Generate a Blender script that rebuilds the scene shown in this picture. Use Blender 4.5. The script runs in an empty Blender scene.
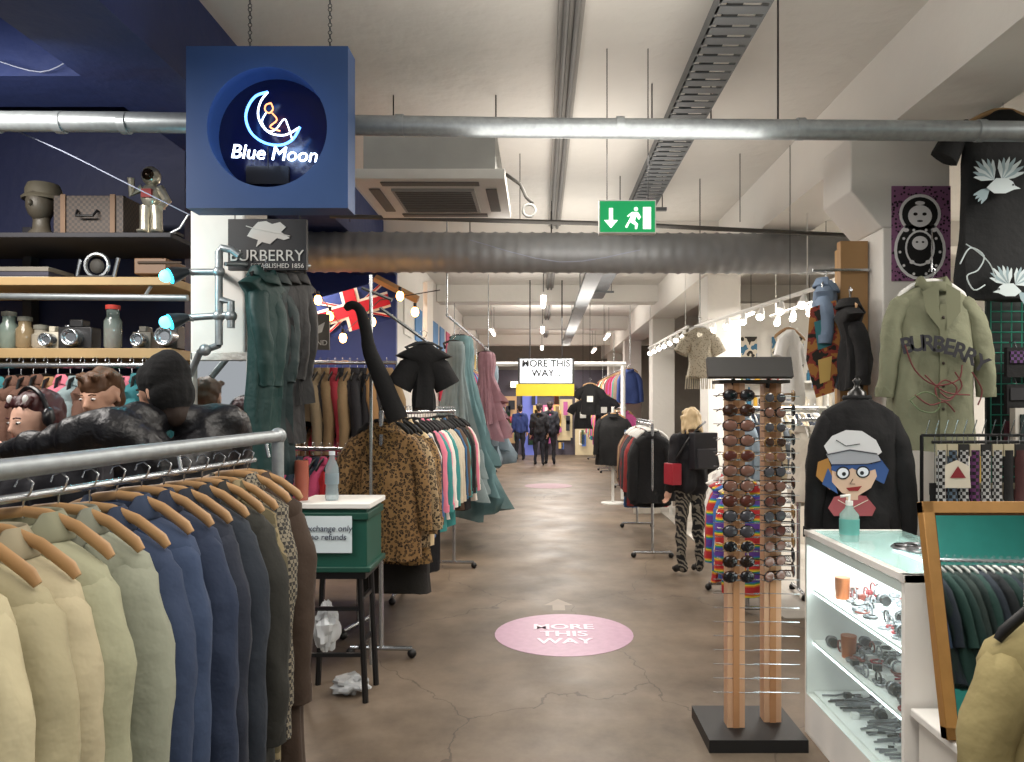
import bpy, math, random
import numpy as np
from mathutils import Vector, Matrix, noise
random.seed(7)
R=random.uniform
F=740.;VX=540.;VY=408.;H=1.6
def P(x,y,Y): return Vector(((x-VX)/F*Y, Y, H-(y-VY)/F*Y))
def lin(h):
    h=h.lstrip('#'); c=[int(h[i:i+2],16)/255 for i in (0,2,4)]
    return tuple((x/12.92 if x<=.04045 else ((x+.055)/1.055)**2.4) for x in c)+(1,)
def dark(h,f):
    h=h.lstrip('#'); return '#%02x%02x%02x'%tuple(int(int(h[i:i+2],16)*f) for i in (0,2,4))
sc=bpy.context.scene
col=sc.collection
MC={}
def M(h,r=.7,m=0,e=0,pat=None,h2=None,s=8,bump=0,bs=60,var=.12,tr=0,name=None,sheen=0):
    k=(h,r,m,e,pat,h2,s,bump,bs,var,tr)
    if k in MC: return MC[k]
    mt=bpy.data.materials.new(name or 'mat_%s_%s'%(pat or 'plain',h)); mt.use_nodes=True
    N=mt.node_tree.nodes; L=mt.node_tree.links; b=N['Principled BSDF']
    c=lin(h); b.inputs['Base Color'].default_value=c
    b.inputs['Roughness'].default_value=r; b.inputs['Metallic'].default_value=m
    if e:
        b.inputs['Emission Color'].default_value=c; b.inputs['Emission Strength'].default_value=e
    tc=N.new('ShaderNodeTexCoord')
    if pat or var:
        if pat in('leopard','camo','floral'):
            t=N.new('ShaderNodeTexVoronoi' if pat!='camo' else 'ShaderNodeTexNoise'); t.inputs['Scale'].default_value=s
            o=t.outputs['Distance'] if pat!='camo' else t.outputs['Fac']
            rp=N.new('ShaderNodeValToRGB'); rp.color_ramp.interpolation='CONSTANT'; e0=rp.color_ramp.elements
            c2=lin(h2)
            if pat=='leopard':
                e0[0].color=tuple(x*.5 for x in c[:3])+(1,); e0[1].position=.3; e0[1].color=c2
                q=rp.color_ramp.elements.new(.48); q.color=c
            elif pat=='floral':
                e0[0].color=c2; e0[1].position=.35; e0[1].color=c
            else:
                e0[0].color=c; e0[1].position=.47; e0[1].color=c2
                q=rp.color_ramp.elements.new(.56); q.color=lin('#2a2620')
            L.new(tc.outputs['Object'],t.inputs['Vector']); L.new(o,rp.inputs[0]); L.new(rp.outputs[0],b.inputs['Base Color'])
        elif pat in('plaid','check','stripe','zig','rainbow'):
            if pat in('check',):
                t=N.new('ShaderNodeTexChecker'); t.inputs['Scale'].default_value=s; o=t.outputs['Fac']
                L.new(tc.outputs['Object'],t.inputs['Vector'])
            else:
                t=N.new('ShaderNodeTexWave'); t.inputs['Scale'].default_value=s; t.bands_direction='Z' if pat in('stripe','rainbow') else 'DIAGONAL'
                t.inputs['Distortion'].default_value=9 if pat=='zig' else 0
                rr=N.new('ShaderNodeMath'); rr.operation='GREATER_THAN'; rr.inputs[1].default_value=.6
                L.new(tc.outputs['Object'],t.inputs['Vector']); L.new(t.outputs['Fac'],rr.inputs[0]); o=rr.outputs[0]
            if pat=='rainbow':
                rp=N.new('ShaderNodeValToRGB'); rp.color_ramp.interpolation='CONSTANT'; e0=rp.color_ramp.elements
                e0[0].color=lin('#b02a30'); e0[1].position=.8; e0[1].color=lin('#5a3a90')
                for q_,h_ in((.2,'#d07a28'),(.35,'#d8c038'),(.5,'#3a9050'),(.65,'#2a60b0')): el=rp.color_ramp.elements.new(q_); el.color=lin(h_)
                L.new(t.outputs['Fac'],rp.inputs[0]); L.new(rp.outputs[0],b.inputs['Base Color'])
            else:
                mx=N.new('ShaderNodeMix'); mx.data_type='RGBA'; mx.inputs[6].default_value=c; mx.inputs[7].default_value=lin(h2)
                L.new(o,mx.inputs[0]); L.new(mx.outputs[2],b.inputs['Base Color'])
        else:
            t=N.new('ShaderNodeTexNoise'); t.inputs['Scale'].default_value=s; t.inputs['Detail'].default_value=5
            L.new(tc.outputs['Object'],t.inputs['Vector'])
            mx=N.new('ShaderNodeMix'); mx.data_type='RGBA'
            mx.inputs[6].default_value=tuple(x*(1-var) for x in c[:3])+(1,)
            mx.inputs[7].default_value=tuple(min(1,x*(1+var)) for x in c[:3])+(1,)
            L.new(t.outputs['Fac'],mx.inputs[0]); L.new(mx.outputs[2],b.inputs['Base Color'])
    if bump:
        t=N.new('ShaderNodeTexNoise'); t.inputs['Scale'].default_value=bs; t.inputs['Detail'].default_value=3
        L.new(tc.outputs['Object'],t.inputs['Vector'])
        bp=N.new('ShaderNodeBump'); bp.inputs['Strength'].default_value=bump; bp.inputs['Distance'].default_value=.02
        L.new(t.outputs['Fac'],bp.inputs['Height']); L.new(bp.outputs[0],b.inputs['Normal'])
    if tr:
        out=N['Material Output']; tb=N.new('ShaderNodeBsdfTransparent'); tb.inputs[0].default_value=tuple(.5+.5*x for x in c[:3])+(1,)
        ms=N.new('ShaderNodeMixShader'); ms.inputs[0].default_value=1-tr
        L.new(tb.outputs[0],ms.inputs[1]); L.new(b.outputs[0],ms.inputs[2]); L.new(ms.outputs[0],out.inputs[0])
    MC[k]=mt; return mt
def fab(h,**k):
    return M(h,r=.88,bump=.35,bs=18,var=.1,**k)

class MB:
    def __init__(s): s.v=[];s.f=[];s.m=[];s.mats=[];s.T=Matrix()
    def mi(s,m):
        if m not in s.mats: s.mats.append(m)
        return s.mats.index(m)
    def add(s,vs,fs,m):
        o=len(s.v); i=s.mi(m)
        for v in vs: s.v.append(s.T@Vector(v))
        for f in fs: s.f.append([a+o for a in f]); s.m.append(i)
    def box(s,c,d,m,rot=None):
        x,y,z=[a/2 for a in d]; vs=[Vector((i*x,j*y,k*z)) for i in(-1,1) for j in(-1,1) for k in(-1,1)]
        if rot is not None: vs=[rot@v for v in vs]
        c=Vector(c)
        s.add([v+c for v in vs],[(0,1,3,2),(4,6,7,5),(0,4,5,1),(2,3,7,6),(0,2,6,4),(1,5,7,3)],m)
    def bx(s,a,b,m):
        s.box([(a[i]+b[i])/2 for i in range(3)],[abs(b[i]-a[i]) for i in range(3)],m)
    def loft(s,rings,m,cap=True):
        n=len(rings[0]); vs=[v for r in rings for v in r]; fs=[]
        for i in range(len(rings)-1):
            for j in range(n):
                k=(j+1)%n; fs.append((i*n+j,i*n+k,(i+1)*n+k,(i+1)*n+j))
        if cap: fs.append(tuple(range(n))[::-1]); fs.append(tuple((len(rings)-1)*n+j for j in range(n)))
        s.add(vs,fs,m)
    def tube(s,pts,r,m,n=8,wr=0,fl=1,cap=True,wf=.7):
        pts=[Vector(p) for p in pts]
        if not hasattr(r,'__len__'): r=[r]*len(pts)
        rings=[]; up=None; sd=R(0,50)
        for i,p in enumerate(pts):
            d=(pts[min(i+1,len(pts)-1)]-pts[max(i-1,0)]).normalized()
            if up is None:
                up=Vector((0,1,0)) if abs(d.y)<.9 else Vector((0,0,1))
            a=d.cross(up).normalized(); up=a.cross(d).normalized()
            rings.append([p+(a*math.cos(t)+up*math.sin(t)*fl)*r[i]*(1+(wr*2.2*noise.noise(Vector((math.cos(t)*1.5+sd,math.sin(t)*1.5,i*wf))) if wr else 0)) for t in [2*math.pi*j/n for j in range(n)]])
        s.loft(rings,m,cap)
    def ell(s,c,r,m,n=12,k=7,rot=None):
        c=Vector(c)
        if not hasattr(r,'__len__'): r=(r,r,r)
        rings=[]
        for i in range(k+1):
            a=math.pi*(i+.02)/(k+.04); rings.append([])
            for j in range(n):
                t=2*math.pi*j/n; v=Vector((r[0]*math.sin(a)*math.cos(t),r[1]*math.sin(a)*math.sin(t),r[2]*math.cos(a)))
                if rot is not None: v=rot@v
                rings[-1].append(c+v)
        s.loft(rings,m)
    def lathe(s,c,prof,m,n=16):
        c=Vector(c); s.loft([[c+Vector((r*math.cos(t),r*math.sin(t),z)) for t in [2*math.pi*j/n for j in range(n)]] for r,z in prof],m)
    def poly(s,pts,Y,m):
        s.add([P(x,y,Y) for x,y in pts],[tuple(range(len(pts)))],m)
    def dpx(s,x,y,rx,ry,Y,m,n=24):
        s.poly([(x+rx*math.cos(2*math.pi*j/n),y+ry*math.sin(2*math.pi*j/n)) for j in range(n)],Y,m)
    def lpx(s,pts,w,Y,m):
        s.tube([P(x,y,Y) for x,y in pts],w,m,n=5)
    def torus(s,c,R0,r,m,n=16,ax='Z',fl=1):
        rings=[]
        c=Vector(c)
        for j in range(n+1):
            t=2*math.pi*j/n
            d=Vector((math.cos(t),math.sin(t)*fl,0)); rg=[]
            for k in range(6):
                q=2*math.pi*k/6; v=d*(R0+r*math.cos(q))+Vector((0,0,r*math.sin(q)))
                if ax=='Y': v=Vector((v.x,v.z,v.y))
                if ax=='X': v=Vector((v.z,v.x,v.y))
                rg.append(c+v)
            rings.append(rg)
        s.loft(rings,m,False)
    def obj(s,name,parent=None,bev=0,ang=.75,sub=0):
        me=bpy.data.meshes.new(name)
        if not s.v: return None
        A=np.array([tuple(v) for v in s.v]); o=Vector(((A[:,0].min()+A[:,0].max())/2,(A[:,1].min()+A[:,1].max())/2,A[:,2].min()))
        me.from_pydata([v-o for v in s.v],[],s.f)
        for m in s.mats: me.materials.append(m)
        me.polygons.foreach_set('material_index',s.m)
        me.polygons.foreach_set('use_smooth',[True]*len(s.f))
        try: me.set_sharp_from_angle(angle=ang)
        except Exception: pass
        me.update()
        ob=bpy.data.objects.new(name,me); col.objects.link(ob); ob.location=o
        if parent: par(ob,parent)
        if bev:
            q=ob.modifiers.new('bev','BEVEL'); q.width=bev; q.segments=2; q.limit_method='ANGLE'
        return ob
def par(o,p):
    o.parent=p; o.matrix_parent_inverse=Matrix.Translation(p.location).inverted()
def empty(name,loc=(0,0,0)):
    e=bpy.data.objects.new(name,None); col.objects.link(e); e.location=loc; e.empty_display_size=.1; return e
def txt(s,size,loc,m,parent=None,rot=(math.pi/2,0,0),al='CENTER',name='lettering',shear=0,off=0,ext=.001):
    c=bpy.data.curves.new(name,'FONT'); c.body=s; c.size=size; c.align_x=al; c.align_y='CENTER'; c.extrude=ext; c.shear=shear; c.offset=off
    c.materials.append(m); o=bpy.data.objects.new(name,c); col.objects.link(o); o.location=loc; o.rotation_euler=rot
    if parent: par(o,parent)
    return o
# ---------------- garments
def garment(b,p,ang,mat,L=.72,w=.21,th=.075,kind='coat',sl=.58,collar=True,spread=.04,front=None,hi=False):
    b.T=Matrix.Translation(p)@Matrix.Rotation(ang,4,'Z')
    n=40 if hi else 22
    K=18 if hi else 9
    if kind in('coat','tee'):
        pr=[(0,.055,.045),(.015,.075,.05),(.04,.13,.055),(.07,.18,.06),(.11,w,.065)]
        for i in range(K):
            t=i/(K-1); pr.append((.18+(L-.18)*t, w*(.95+.14*t), th*(1+.15*t)))
    elif kind=='dress':
        pr=[(0,.1,.05),(.05,.13,.07),(.2,.13,.08),(.34,.1,.07)]
        for i in range(9):
            t=(i+1)/9; pr.append((.34+(L-.34)*t,.1+(w-.1)*t,.07+(th-.07)*t))
    elif kind=='trouser':
        pr=[(0,.17,.04),(.05,.17,.05),(.25,.19,.07)]
    ph=R(0,6);k=random.choice([5,6,7,8]);ph2=R(0,6); rings=[]; sd=R(0,90)
    am=.35 if kind=='dress' else .12
    if kind=='dress': n=44
    for z,a,c in pr:
        t=min(1,max(0,(z-.1)/max(.2,L-.1))); rg=[]
        for j in range(n):
            q=2*math.pi*j/n
            f=1+am*t*math.sin((k if kind!='dress' else 9)*q+ph+1.5*t)+.05*t*math.sin(3*q+ph2+6*t)
            cx=math.copysign(abs(math.cos(q))**.8,math.cos(q)); cy=math.copysign(abs(math.sin(q))**.8,math.sin(q))
            nz=noise.noise(Vector((cx*2.6+sd,cy*2,z*(2.2 if hi else 4.5))))
            if kind!='dress':
                wx=(.014 if hi else .03)*nz*min(1,t*4+.15); wy=.03*nz*min(1,t*4+.2)
                if hi: wy+=.022*noise.noise(Vector((cx*7+sd,cy*3,z*1.1)))*min(1,t*3+.1)+.012*noise.noise(Vector((cx*5+sd,cy*3,z*9+cx*6)))
                rg.append(Vector((a*cx*(1+(f-1)*.35)+wx*cx,c*cy*f+wy*cy+.01*math.sin(9*z+ph),-z+.012*t*math.sin(2*q+ph))))
            else:
                f+=.35*t*nz; rg.append(Vector((a*cx*f,c*cy*f,-z+.05*t*math.sin(3*q+ph))))
        rings.append(rg)
    b.loft(rings,mat)
    if kind=='trouser':
        for s in(-1,1):
            b.tube([(s*.09,0,-.2),(s*.1,.01,-.5),(s*.1,-.01,-.8),(s*.1,0,-L)],[.09,.085,.08,.09],mat,n=10,wr=.08,fl=.6)
    if kind in('coat','tee'):
        for s in(-1,1):
            if kind=='coat':
                y0=R(.0,.04); pts=[];rr=[]
                K=20 if hi else 9; bow=R(.0,.015)
                for i in range(K):
                    t=i/(K-1); pts.append((s*(w-.06+.05*min(1,t*4)+spread*t+bow*math.sin(3.1*t)),-.035*math.sin(t*2.6)-y0*t,-.095-sl*t)); rr.append((.06-.014*t)*(1+(.018*math.sin(i*1.9) if hi else 0)))
                rr[0]=.045
                b.tube(pts,rr,mat,n=18 if hi else 10,wr=.09 if hi else .1,fl=.85,wf=.3 if hi else .7)
                x,y,z=pts[-1]; b.tube([(x,y,z-.001),(x,y,z+.05)],.05,front or mat,n=12,fl=.85)
            else:
                b.tube([(s*(w-.06),0,-.09),(s*(w+.03),0,-.15),(s*(w+.09),0,-.26)],[.06,.075,.08],mat,n=10,wr=.05,fl=.6)
    if collar and kind=='coat':
        rs=[]
        for r,z in[(.056,0),(.06,.03),(.072,.035),(.1,-.014),(.096,-.022)]:
            rs.append([Vector((r*math.cos(q),r*.85*math.sin(q),z-(.035 if math.sin(q)<-.5 else 0))) for q in [2*math.pi*j/16 for j in range(16)]])
        b.loft(rs,front or mat,False)
    if front and kind=='coat':
        b.box((0,-th*1.14,-(L+.1)/2),(.035,.02,L-.16),front)
        for i in range(5): b.ell((0,-th*1.14-.012,-.2-i*(L-.3)/5),(.009,.004,.009),M('#30261c'),n=8,k=4)
        for s in(-1,1): b.add([(s*.02,-th*1.0-.014,-.02),(s*.1,-th*.9-.014,-.06),(s*.09,-th*1.05-.018,-.17),(s*.015,-th*1.1-.018,-.27)],[(0,1,2,3)],front)
    b.T=Matrix()
chrome=M('#b8bcc0',r=.25,m=.9,var=.05); galv=M('#9aa0a3',r=.42,m=.65,var=.3,s=30)
woodH=M('#b08a60',r=.45,s=14,var=.2); blackm=M('#0c0c0e',r=.5); whitep=M('#e4e3df',r=.6,var=.04)
def hanger(b,p,ang,zr,mat=woodH,w=.2):
    b.T=Matrix.Translation(p)@Matrix.Rotation(ang,4,'Z')
    for s in(-1,1):
        b.tube([(0,0,.014),(s*.05,0,.008),(s*.11,0,-.016),(s*w*.93,.0,-.058),(s*w,0,-.075)],[.011,.012,.013,.014,.01],mat,n=8,fl=.5)
    h=zr-p[2]
    b.tube([(0,0,0),(0,0,h-.02),(.015,0,h),(.02,0,h+.018),(.005,0,h+.03),(-.012,0,h+.025),(-.018,0,h+.01)],.0022,chrome,n=5)
    b.T=Matrix()
def rack(name,a,c,z,items,post=True,rail=.016,mat=chrome,hm=woodH,drop=.08,foot=.2,extra=None,hw=.17):
    b=MB(); a=Vector(a);c=Vector(c); d=(c-a); ang=math.atan2(d.y,d.x)+math.pi/2
    if abs(d.x)<abs(d.y): ang=math.atan2(d.y,d.x)-math.pi/2
    A=Vector((a.x,a.y,z));C=Vector((c.x,c.y,z))
    b.tube([A,C],rail,mat,n=12)
    if post:
        q=Vector((math.cos(ang),math.sin(ang),0))
        for E in(A,C):
            b.tube([E,Vector((E.x,E.y,.06))],rail,mat,n=10)
            b.tube([Vector((E.x,E.y,.06))-q*foot,Vector((E.x,E.y,.06))+q*foot],rail,mat,n=8)
            for s in(-1,1): b.ell(Vector((E.x,E.y,.03))+q*foot*s,(.03,.03,.03),blackm,n=8,k=6)
    n=len(items)
    for i,it in enumerate(items):
        t=(i+.5)/n; p=A.lerp(C,t); p.z=z-drop-R(0,.02)
        kw=dict(it[1]) if isinstance(it,tuple) else {}
        m=it[0] if isinstance(it,tuple) else it
        if kw.get('kind')=='trouser': p.z-=.03
        hanger(b,p+Vector((0,0,.02)),ang,z+rail,hm,w=hw)
        garment(b,p,ang+R(-.12,.12),m,**kw)
    if extra: extra(b)
    return b.obj(name,ang=1.2)
def rnd(cols,n,**kw):
    o=[]
    for i in range(n):
        k=dict(L=R(.62,.85)); k.update(kw); o.append((fab(random.choice(cols)),k))
    return o
# ---------------- room
navy=M('#1a2144',r=.6,bump=.15,bs=15); white=M('#dedbd5',r=.75,bump=.2,bs=12,var=.06,s=2,name='painted_white')
ceilm=M('#cfccc6',r=.8,bump=.7,bs=6,var=.12,s=1.3,name='ceiling_plaster')
fm=M('#6a5b4d',r=.3,var=.0,name='polished_concrete')
def floor_mat():
    m=fm; N=m.node_tree.nodes; L=m.node_tree.links; b=N['Principled BSDF']; b.inputs['Specular IOR Level'].default_value=.3
    tc=N.new('ShaderNodeTexCoord'); n1=N.new('ShaderNodeTexNoise'); n1.inputs['Scale'].default_value=.9; n1.inputs['Detail'].default_value=9; n1.inputs['Roughness'].default_value=.7
    L.new(tc.outputs['Object'],n1.inputs['Vector'])
    rp=N.new('ShaderNodeValToRGB'); e=rp.color_ramp.elements; e[0].position=.32; e[0].color=lin('#4b4035'); e[1].position=.68; e[1].color=lin('#7e6f5f')
    L.new(n1.outputs['Fac'],rp.inputs[0])
    n3=N.new('ShaderNodeTexNoise'); n3.inputs['Scale'].default_value=2.2; n3.inputs['Detail'].default_value=6
    L.new(tc.outputs['Object'],n3.inputs['Vector'])
    ad=N.new('ShaderNodeVectorMath'); ad.operation='MULTIPLY_ADD'; ad.inputs[1].default_value=(.5,.5,.5)
    L.new(n3.outputs['Color'],ad.inputs[0]); L.new(tc.outputs['Object'],ad.inputs[2])
    v=N.new('ShaderNodeTexVoronoi'); v.feature='DISTANCE_TO_EDGE'; v.inputs['Scale'].default_value=.55; L.new(ad.outputs[0],v.inputs['Vector'])
    lt=N.new('ShaderNodeMath'); lt.operation='LESS_THAN'; lt.inputs[1].default_value=.0025; L.new(v.outputs['Distance'],lt.inputs[0])
    mu=N.new('ShaderNodeMath'); mu.operation='MULTIPLY'; mu.inputs[1].default_value=.5; L.new(lt.outputs[0],mu.inputs[0])
    mx=N.new('ShaderNodeMix'); mx.data_type='RGBA'; mx.inputs[7].default_value=lin('#2a221c'); L.new(mu.outputs[0],mx.inputs[0]); L.new(rp.outputs[0],mx.inputs[6])
    L.new(mx.outputs[2],b.inputs['Base Color'])
    r2=N.new('ShaderNodeMapRange'); r2.inputs[1].default_value=.3; r2.inputs[2].default_value=.7; r2.inputs[3].default_value=.4; r2.inputs[4].default_value=.56; L.new(n3.outputs['Fac'],r2.inputs[0]); L.new(r2.outputs[0],b.inputs['Roughness'])
floor_mat()
CZ=3.8
def one(name,a,c,m,bev=0):
    b=MB(); b.bx(a,c,m); return b.obj(name,bev=bev)
one('floor',(-7,-3,-.1),(6.5,30,0),fm)
one('floor_stall',(1.85,5.6,0),(6.4,12,.012),M('#a9a49c',r=.45,pat='check',h2='#b5b0a8',s=2))
one('ceiling',(-1.84,-3,CZ),(6.5,30,CZ+.1),ceilm)
one('ceiling_navy',(-7,-3,CZ),(-1.84,9.5,CZ+.1),navy)
one('ceiling_rear',(-7,9.5,CZ),(-1.84,30,CZ+.1),ceilm)
nbm=M('#22305f',r=.6,bump=.3,bs=10)
one('trim_beam_navy',(-2.35,-3,3.3),(-1.84,9.5,CZ),nbm)
one('trim_beam_navy_cross',(-7,3.9,3.35),(-2.35,4.3,CZ),nbm)
one('trim_beam_right',(2.1,-3,3.3),(2.6,30,CZ),white)
for i,y in enumerate((8.7,13.2,17.7,22.2)): one('trim_beam_cross_%d'%i,(-1.84,y,3.5),(2.1,y+.45,CZ),white); one('trim_beam_side_%d'%i,(2.6,y,3.5),(6.4,y+.45,CZ),white)
one('wall_left',(-7,-3,0),(-6.9,9.5,CZ),navy)
one('wall_shop_back',(-6.9,5.0,0),(-2.4,5.12,3.8),navy)
one('wall_stall_side',(-3.7,5.12,0),(-3.6,9.5,CZ),navy)
one('wall_stall_back',(-3.6,9.5,0),(-1.85,9.6,CZ),M('#2a3a78',r=.6))
one('wall_corridor_left',(-1.95,9.6,0),(-1.85,24.5,CZ),white)
one('wall_right',(6.4,-3,0),(6.5,30,CZ),white)
one('wall_stall_right',(2.75,12,0),(6.4,12.1,3.3),white)
one('wall_end',(-7,25.5,0),(6.5,25.6,CZ),M('#8a847c',r=.6))
one('wall_behind_right',(2.6,-2.9,0),(6.4,-2.8,CZ),M('#2f8f86',r=.5))
b=MB(); b.bx((-1.99,4.2,0),(-1.67,4.55,3.3),white); b.obj('column_left',bev=.02)
for i,y in enumerate((4.6,9.4,14,18.6,23)):
    b=MB(); e=.2 if i==0 else 0
    b.bx((2.13,y,0),(2.55,y+.45,2.72),white)
    b.loft([[Vector((x0,yy,z)) for x0,yy in((2.13-q,y),(2.55,y),(2.55,y+.45),(2.13-q,y+.45))] for z,q in((2.72,0),(2.95,e),(3.3,e))],white)
    b.obj('column_right' if i==0 else 'column_right_%d'%i,bev=.01)
b=MB()
b.bx((-1.6,25.3,0),(2.3,25.45,2.9),M('#4a4550')); b.bx((-.6,25.2,0),(-.1,25.3,2.1),M('#5860a0',e=.8)); b.bx((.1,25.2,1.1),(.5,25.3,1.7),M('#b06080',e=.8)); b.bx((.6,25.2,.5),(1.1,25.3,1.9),M('#a09070',e=.8)); b.bx((1.2,25.2,0),(2.0,25.3,2.2),M('#b0a080',e=.6))  # panel colours glow; emission added to brighten the far end
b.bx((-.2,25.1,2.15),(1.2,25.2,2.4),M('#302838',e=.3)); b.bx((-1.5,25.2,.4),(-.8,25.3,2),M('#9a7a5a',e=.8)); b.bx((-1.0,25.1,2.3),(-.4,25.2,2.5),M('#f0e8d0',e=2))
for i in range(50): x=R(-1.5,2.0); z=R(.1,1.8); b.bx((x,25.05,z),(x+R(.08,.22),25.1,z+R(.15,.5)),M(random.choice(['#b04040','#4060a0','#c0a060','#202028','#608060','#d8d0c0','#a05080']),e=.25))  # small goods also given a faint glow, though not lamps
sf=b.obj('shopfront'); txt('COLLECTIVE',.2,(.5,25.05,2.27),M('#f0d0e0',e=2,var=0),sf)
# ---------------- pipes, trays, ducts
b=MB(); b.tube([P(-60,121,3.75),P(120,122,3.75),P(540,128,3.75),P(1250,133,3.75)],.05,galv,n=16)
for x in(-5,60,125,400,620,800,980): b.tube([P(x,122+x*.009,3.75)-Vector((.02,0,0)),P(x,122+x*.009,3.75)+Vector((.02,0,0))],.055,galv,n=16)
b.tube([P(778,124,3.75),Vector((P(778,0,3.75).x,3.75,CZ))],.005,blackm,n=6)
b.obj('metal_pipe')
b=MB(); pts=[];rr=[]
a0=P(300,252,7.1);a1=P(850,254,7.1)
for i in range(181):
    pts.append(a0.lerp(a1,i/180)); rr.append(.188+(.01 if i%4==0 else 0))
duc=M('#8a8c8e',r=.5,m=.3,var=.15,s=6)
b.tube(pts,rr,duc,n=24)
for x in(470,700): b.tube([P(x,232,7.1),Vector((P(x,0,7.1).x,7.1,CZ))],.005,blackm,n=5)
b.obj('spiral_air_duct')
b=MB(); b.tube([P(330,216,6.4),P(620,224,6.4),P(860,236,6.4)],.02,M('#4d4b48',m=.5,r=.5),n=8)
for x in (350,520,740): b.tube([P(x,222,6.4),Vector((P(x,0,6.4).x,6.4,CZ))],.004,blackm,n=5)
b.obj('conduit_pipe')
tr=M('#5f6264',r=.5,m=.5)
b=MB(); X0,X1=.84,1.08
b.bx((X0,1.5,3.5),(X0+.012,12.8,3.57),tr); b.bx((X1,1.5,3.5),(X1+.012,12.8,3.57),tr)
y=1.5
while y<12.8: b.bx((X0,y,3.5),(X1,y+.07,3.506),tr); y+=.1
b.bx((X0+.05,1.5,3.508),(X0+.12,12.8,3.53),M('#222222'));
for y in(3,5,7,9.5,12): b.bx((X0-.12,y,3.47),(X1+.12,y+.04,3.5),tr); [b.tube([(x,y+.02,3.48),(x,y+.02,CZ)],.005,blackm,n=5) for x in(X0-.08,X1+.08)]
b.bx((.55,8.5,3.2),(.75,19,3.26),tr)
for y in(9.5,12,15,18): b.tube([(.65,y,3.26),(.65,y,CZ)],.008,tr,n=5)
b.obj('cable_tray')
b=MB()
for x in(.14,.2): b.tube([(x,0,3.72),(x,24,3.72)],.018,M('#6a6967',m=.3,r=.5),n=8)
b.bx((.1,0,3.74),(.24,24,3.8),M('#8a8782'))
b.obj('ceiling_conduit')
em=M('#fff6ea',e=16,var=0)
for i,(x,y,z,l) in enumerate([(.12,7.6,3.2,.5),(.05,10.5,3.2,1.2),(.05,14.5,3.2,1.2),(.05,19,3.2,1.2),(1.5,16,3.2,1.2),(-1.0,15,3.2,1.2),(1.5,20,3.2,1.2),(3.2,7.2,2.95,1.2),(3.6,8.8,2.95,1.2),(3.0,10.4,2.95,1.2)]):
    b=MB(); b.bx((x-.04,y,z),(x+.04,y+l,z+.05),whitep); b.bx((x-.02,y+.02,z-.025),(x+.02,y+l-.02,z),em)
    for q in(.1,.9): b.tube([(x,y+l*q,z+.05),(x,y+l*q,CZ)],.004,blackm,n=4)
    b.obj('fluorescent_light')
b=MB()
for A_,B_ in((Vector((2.35,6.3,2.62)),Vector((1.95,9.3,2.62))),(Vector((2.0,10,2.7)),Vector((2.0,13.6,2.7))),(Vector((3.1,6.0,2.75)),Vector((2.9,9.3,2.75)))):
    b.tube([A_,B_],.02,whitep,n=6)
    for q in(.05,.95): v=A_.lerp(B_,q); b.tube([v,Vector((v.x,v.y,CZ))],.005,whitep,n=5)
    for i in range(7):
        v=A_.lerp(B_,(i+.5)/7); b.tube([v,v+Vector((0,0,-.06)),v+Vector((-.03,-.05,-.12))],[.012,.03,.045],whitep,n=10); b.ell(v+Vector((-.032,-.055,-.128)),(.034,.028,.028),em)
b.obj('track_spotlights')
# AC cassette
b=MB(); acw=M('#d4d2cc',r=.5)
xa,xb=-1.13,-.21
b.bx((xa,4.42,2.97),(xb,5.34,3.03),acw); b.bx((xa+.06,4.48,3.03),(xb-.06,5.28,3.32),M('#a0a09c',r=.6,m=.2))
b.bx((xa+.2,4.62,2.955),(xb-.2,5.14,2.972),M('#9d9c98'))
for i in range(12): b.bx((xa+.22,4.64+i*.041,2.948),(xb-.22,4.656+i*.041,2.956),M('#6c6b69'))
for (u,v) in(((xa+.16,4.48),(xb-.16,4.55)),((xa+.16,5.21),(xb-.16,5.28)),((xa+.06,4.62),(xa+.13,5.14)),((xb-.13,4.62),(xb-.06,5.14))):
    b.bx((u[0],u[1],2.962),(v[0],v[1],2.971),M('#6a6864'))
for x in(xa+.1,xb-.1): b.tube([(x,5.2,3.32),(x,5.2,CZ)],.006,blackm,n=5)
b.tube([(xb-.02,4.9,3.15),(xb+.08,4.9,3.08),(xb+.12,4.85,2.98),(xb+.16,4.8,2.93)],.012,M('#5a5854'),n=8); b.torus((xb+.14,4.8,2.88),.04,.01,M('#c8c8c4'),ax='Y')
b.obj('air_conditioning_unit',bev=.008)
b=MB(); c0=P(599,200,4.5);c1=P(656,233,4.5)
b.bx((c0.x,4.5,c1.z),(c1.x,4.56,c0.z),whitep)
b.poly([(600,201),(655,201),(655,232),(600,232)],4.497,M('#0a9656',e=.6,var=0))
we=M('#f4fff8',e=1.2,var=0)
b.poly([(609,208),(613,208),(613,220),(618,220),(611,228),(604,220),(609,220)],4.494,we)
b.poly([(643,207),(651,207),(651,229),(643,229)],4.494,we); b.dpx(636,209,2,2,4.492,we); b.poly([(632,212),(638,212),(641,217),(639,220),(636,216),(635,221),(638,224),(637,229),(635,229),(635,225),(630,222),(627,228),(625,227),(630,218),(631,215),(628,217),(627,216)],4.492,we)
for x in(607,648): b.tube([P(x,200,4.53),Vector((P(x,0,4.53).x,4.53,CZ))],.003,blackm,n=4)
b.obj('exit_sign')
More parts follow.
